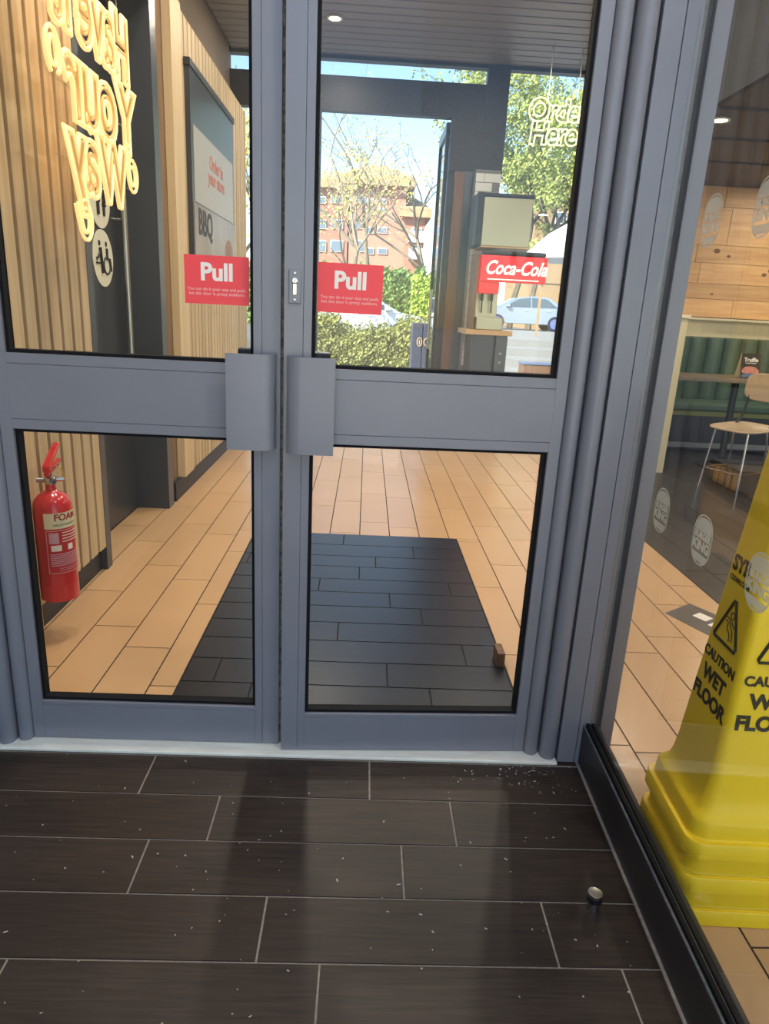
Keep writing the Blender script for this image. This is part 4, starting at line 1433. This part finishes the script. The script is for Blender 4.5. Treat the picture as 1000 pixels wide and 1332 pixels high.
block()
bb = thing('brown_building', (P(720, 398, 56).x, 56, 0), 'brown building behind the trees in the right far window', 'building')
b0, b1 = P(700, 250, 56), P(860, 250, 56)
box(b0.x, b1.x, 56, 66, -.03, P(740, 215, 56).z).build('wall', 'kiosk', bb)
for px in (722, 745, 770):
    a, b = P(px, 275, 56), P(px + 14, 292, 56)
    f = box(a.x, b.x, 55.9, 56, b.z, a.z).build('window', 'balcony', bb)
    box(a.x + .1, b.x - .1, 55.86, 55.9, b.z + .1, a.z - .1).build('pane', 'winglass', f)
box(b0.x - .5, b1.x + .5, 55.5, 66.5, P(740, 215, 56).z, P(740, 208, 56).z).build('roof', 'balcony', bb)


# ---- cars
def car(name, loc, rot, body, label, z=0):
    t = thing(name, loc, label, 'car', 'parked cars', rotz=rot, local=True)
    W_ = .88
    low = [(-2.1, .28), (-2.15, .45), (-2.12, .70), (-1.95, .86), (-1.15, .98), (1.75, 1.02), (2.05, .96), (2.12, .70), (2.10, .40), (2.0, .28)]
    rings = []
    for s_, dy in ((.94, -W_ - .0), (1.0, -W_ + .06), (1.0, W_ - .06), (.94, W_)):
        rings.append([(x * (1 if abs(dy) < W_ else .99), dy, .62 + (zz - .62) * s_) for x, zz in low])
    MB().loft(rings).build('body', body, t, smooth=True)
    cab_ = [(-1.25, .97), (-.45, 1.40), (.25, 1.50), (1.0, 1.46), (1.72, 1.02)]
    rings = []
    for y_, sc in ((-W_ + .04, 0), (-W_ + .20, 1), (W_ - .20, 1), (W_ - .04, 0)):
        rings.append([(x * (1 if sc else 1.0), y_ if zz < 1.1 else (y_ if sc else math.copysign(W_ - .17, y_)), zz) for x, zz in cab_])
    MB().loft(rings).build('cabin', body, t, smooth=True)
    for s_ in (-1, 1):
        for pts in ([(-1.0, 1.02), (-.42, 1.35), (.15, 1.44), (.15, 1.04)], [(.22, 1.04), (.22, 1.44), (.92, 1.40), (1.35, 1.06)]):
            y_hi = s_ * (W_ - .155)
            m = MB()
            n_ = len(pts)
            v = [(x, s_ * (W_ - .02) if zz < 1.1 else y_hi, zz) for x, zz in pts]
            v2 = [(x, y - s_ * .03, zz) for x, y, zz in v]
            m._add(v + v2, [tuple(range(n_)), tuple(range(2 * n_ - 1, n_ - 1, -1))] + [(i, (i + 1) % n_, n_ + (i + 1) % n_, n_ + i) for i in range(n_)])
            m.build('side_window', 'car_glass', t)
        for xw in (-1.32, 1.33):
            rg = [(xw + .33 * math.cos(2 * math.pi * k / 22), .33 + .33 * math.sin(2 * math.pi * k / 22)) for k in range(22)]
            wv = MB().prism(rg, 1, s_ * (W_ - .16), s_ * (W_ + .02)).build('wheel', 'tyre', t)
            rg = [(xw + .22 * math.cos(2 * math.pi * k / 18), .33 + .22 * math.sin(2 * math.pi * k / 18)) for k in range(18)]
            MB().prism(rg, 1, s_ * (W_ + .02), s_ * (W_ + .03)).build('hub', 'wheel', wv)
        for xh in (-.05, 1.0):
            box(xh - .09, xh + .09, s_ * W_, s_ * (W_ + .025), .87, .90).build('door_handle', 'chrome', t)
        box(-.98, -.80, s_ * (W_ - .02), s_ * (W_ + .16), 1.0, 1.12).build('door_mirror', body, t, bevel=.02)
    m = MB()
    m._add([(-1.22, -.72, 1.0), (-1.22, .72, 1.0), (-.50, .62, 1.39), (-.50, -.62, 1.39), (-1.18, -.72, .98), (-1.18, .72, .98), (-.46, .62, 1.37), (-.46, -.62, 1.37)],
           [(0, 1, 2, 3), (7, 6, 5, 4), (0, 4, 5, 1), (1, 5, 6, 2), (2, 6, 7, 3), (3, 7, 4, 0)])
    m.build('windscreen', 'car_glass', t)
    return t


pc0 = P(655, 400, 31.0)
car('parked_car', (pc0.x + .9, 31.0, ZST), 0.0, 'car_silver', 'silver hatchback parked above the stone steps')
pw = P(560, 430, 20.5)
car('parked_car', (pw.x - 2.3, 21.2, .40), math.pi, 'car_white', 'white car parked behind the low hedge')

# ---- white parasol and brown kiosk
pp = P(745, 330, 13.9)
par = thing('market_parasol', (pp.x, 13.9, -.02), 'white canvas parasol right of the drinks machine', 'parasol')
zt1, zb1 = P(735, 290, 13.9).z, P(680, 329, 13.9).z
R_ = pp.x - P(681, 329, 13.9).x
ring = lambda r_, z_: [(pp.x + r_ * math.cos(math.pi / 4 * k + .39), 13.9 + r_ * math.sin(math.pi / 4 * k + .39), z_) for k in range(8)]
MB().loft([ring(R_, zb1 - .12), ring(R_, zb1), ring(R_ * .5, zb1 + (zt1 - zb1) * .7), ring(.05, zt1 + .08)]).build('canopy', 'parasol', par)
MB().tube([(pp.x, 13.9, -.02), (pp.x, 13.9, zt1)], .03, 8).build('pole', 'steel', par)
MB().lathe([(.3, -.02), (.3, .05), (.06, .1)], (pp.x, 13.9), 16).build('foot', 'kiosk', par)
k0, k1 = P(706, 330, 21.9), P(780, 372, 21.9)
ks = thing('timber_kiosk', ((k0.x + k1.x) / 2, 21.9, .80), 'brown kiosk wall under the parasol behind the silver car', 'kiosk')
box(k0.x, k1.x, 21.9, 23.3, k1.z, k0.z + .3).build('wall', 'kiosk', ks)
for xx in (k0.x + .1, k1.x - .1):
    box(xx - .035, xx + .035, 22.0, 22.07, .80, k1.z).build('post', 'kiosk', ks)

# ---- litter bin with round emblem, outside the open door
bq = P(537, 420, 10.2)
bq1 = P(566, 420, 10.2)
bn = thing('litter_bin', ((bq.x + bq1.x) / 2, 10.4, -.02), 'dark double litter bin with round beige emblem outside the far door', 'litter bin')
xm = (bq.x * .52 + bq1.x * .48)
for i, (a, b) in enumerate(((bq.x, xm - .006), (xm + .006, bq1.x))):
    bx_ = box(a, b, 10.2, 10.6, -.02, bq.z).build('bin_body', 'bin_dark', bn, bevel=.01)
    cz = P(550, 445, 10.2).z
    cx_ = b - .045 if i == 0 else a + .09
    MB().tube([(cx_ + (.04 if i == 0 else .07) * math.cos(2 * math.pi * k / 18), 10.195, cz + .07 * math.sin(2 * math.pi * k / 18)) for k in range(18)], .010, 5, closed=True).build('emblem_ring', 'bin_logo', bx_)
    MB().tube([(cx_, 10.195, cz + .035), (cx_, 10.195, cz - .035)], .011, 5).build('emblem_mark', 'bin_logo', bx_)
# low dark planter box outside the right window
d0, d1 = P(681, 474, 13.2), P(719, 490, 13.2)
dz_ = P(700, 473, 13.2).z
pb = thing('planter_box', ((d0.x + d1.x) / 2, 13.4, -.02), 'low dark box standing on the paving outside the right window', 'box')
box(d0.x, d1.x, 13.2, 13.7, -.02, dz_ - .03).build('box_body', 'brownwood', pb, bevel=.01)
box(d0.x - .02, d1.x + .02, 13.18, 13.72, dz_ - .03, dz_).build('lid', 'truffle_blue', pb, bevel=.008)
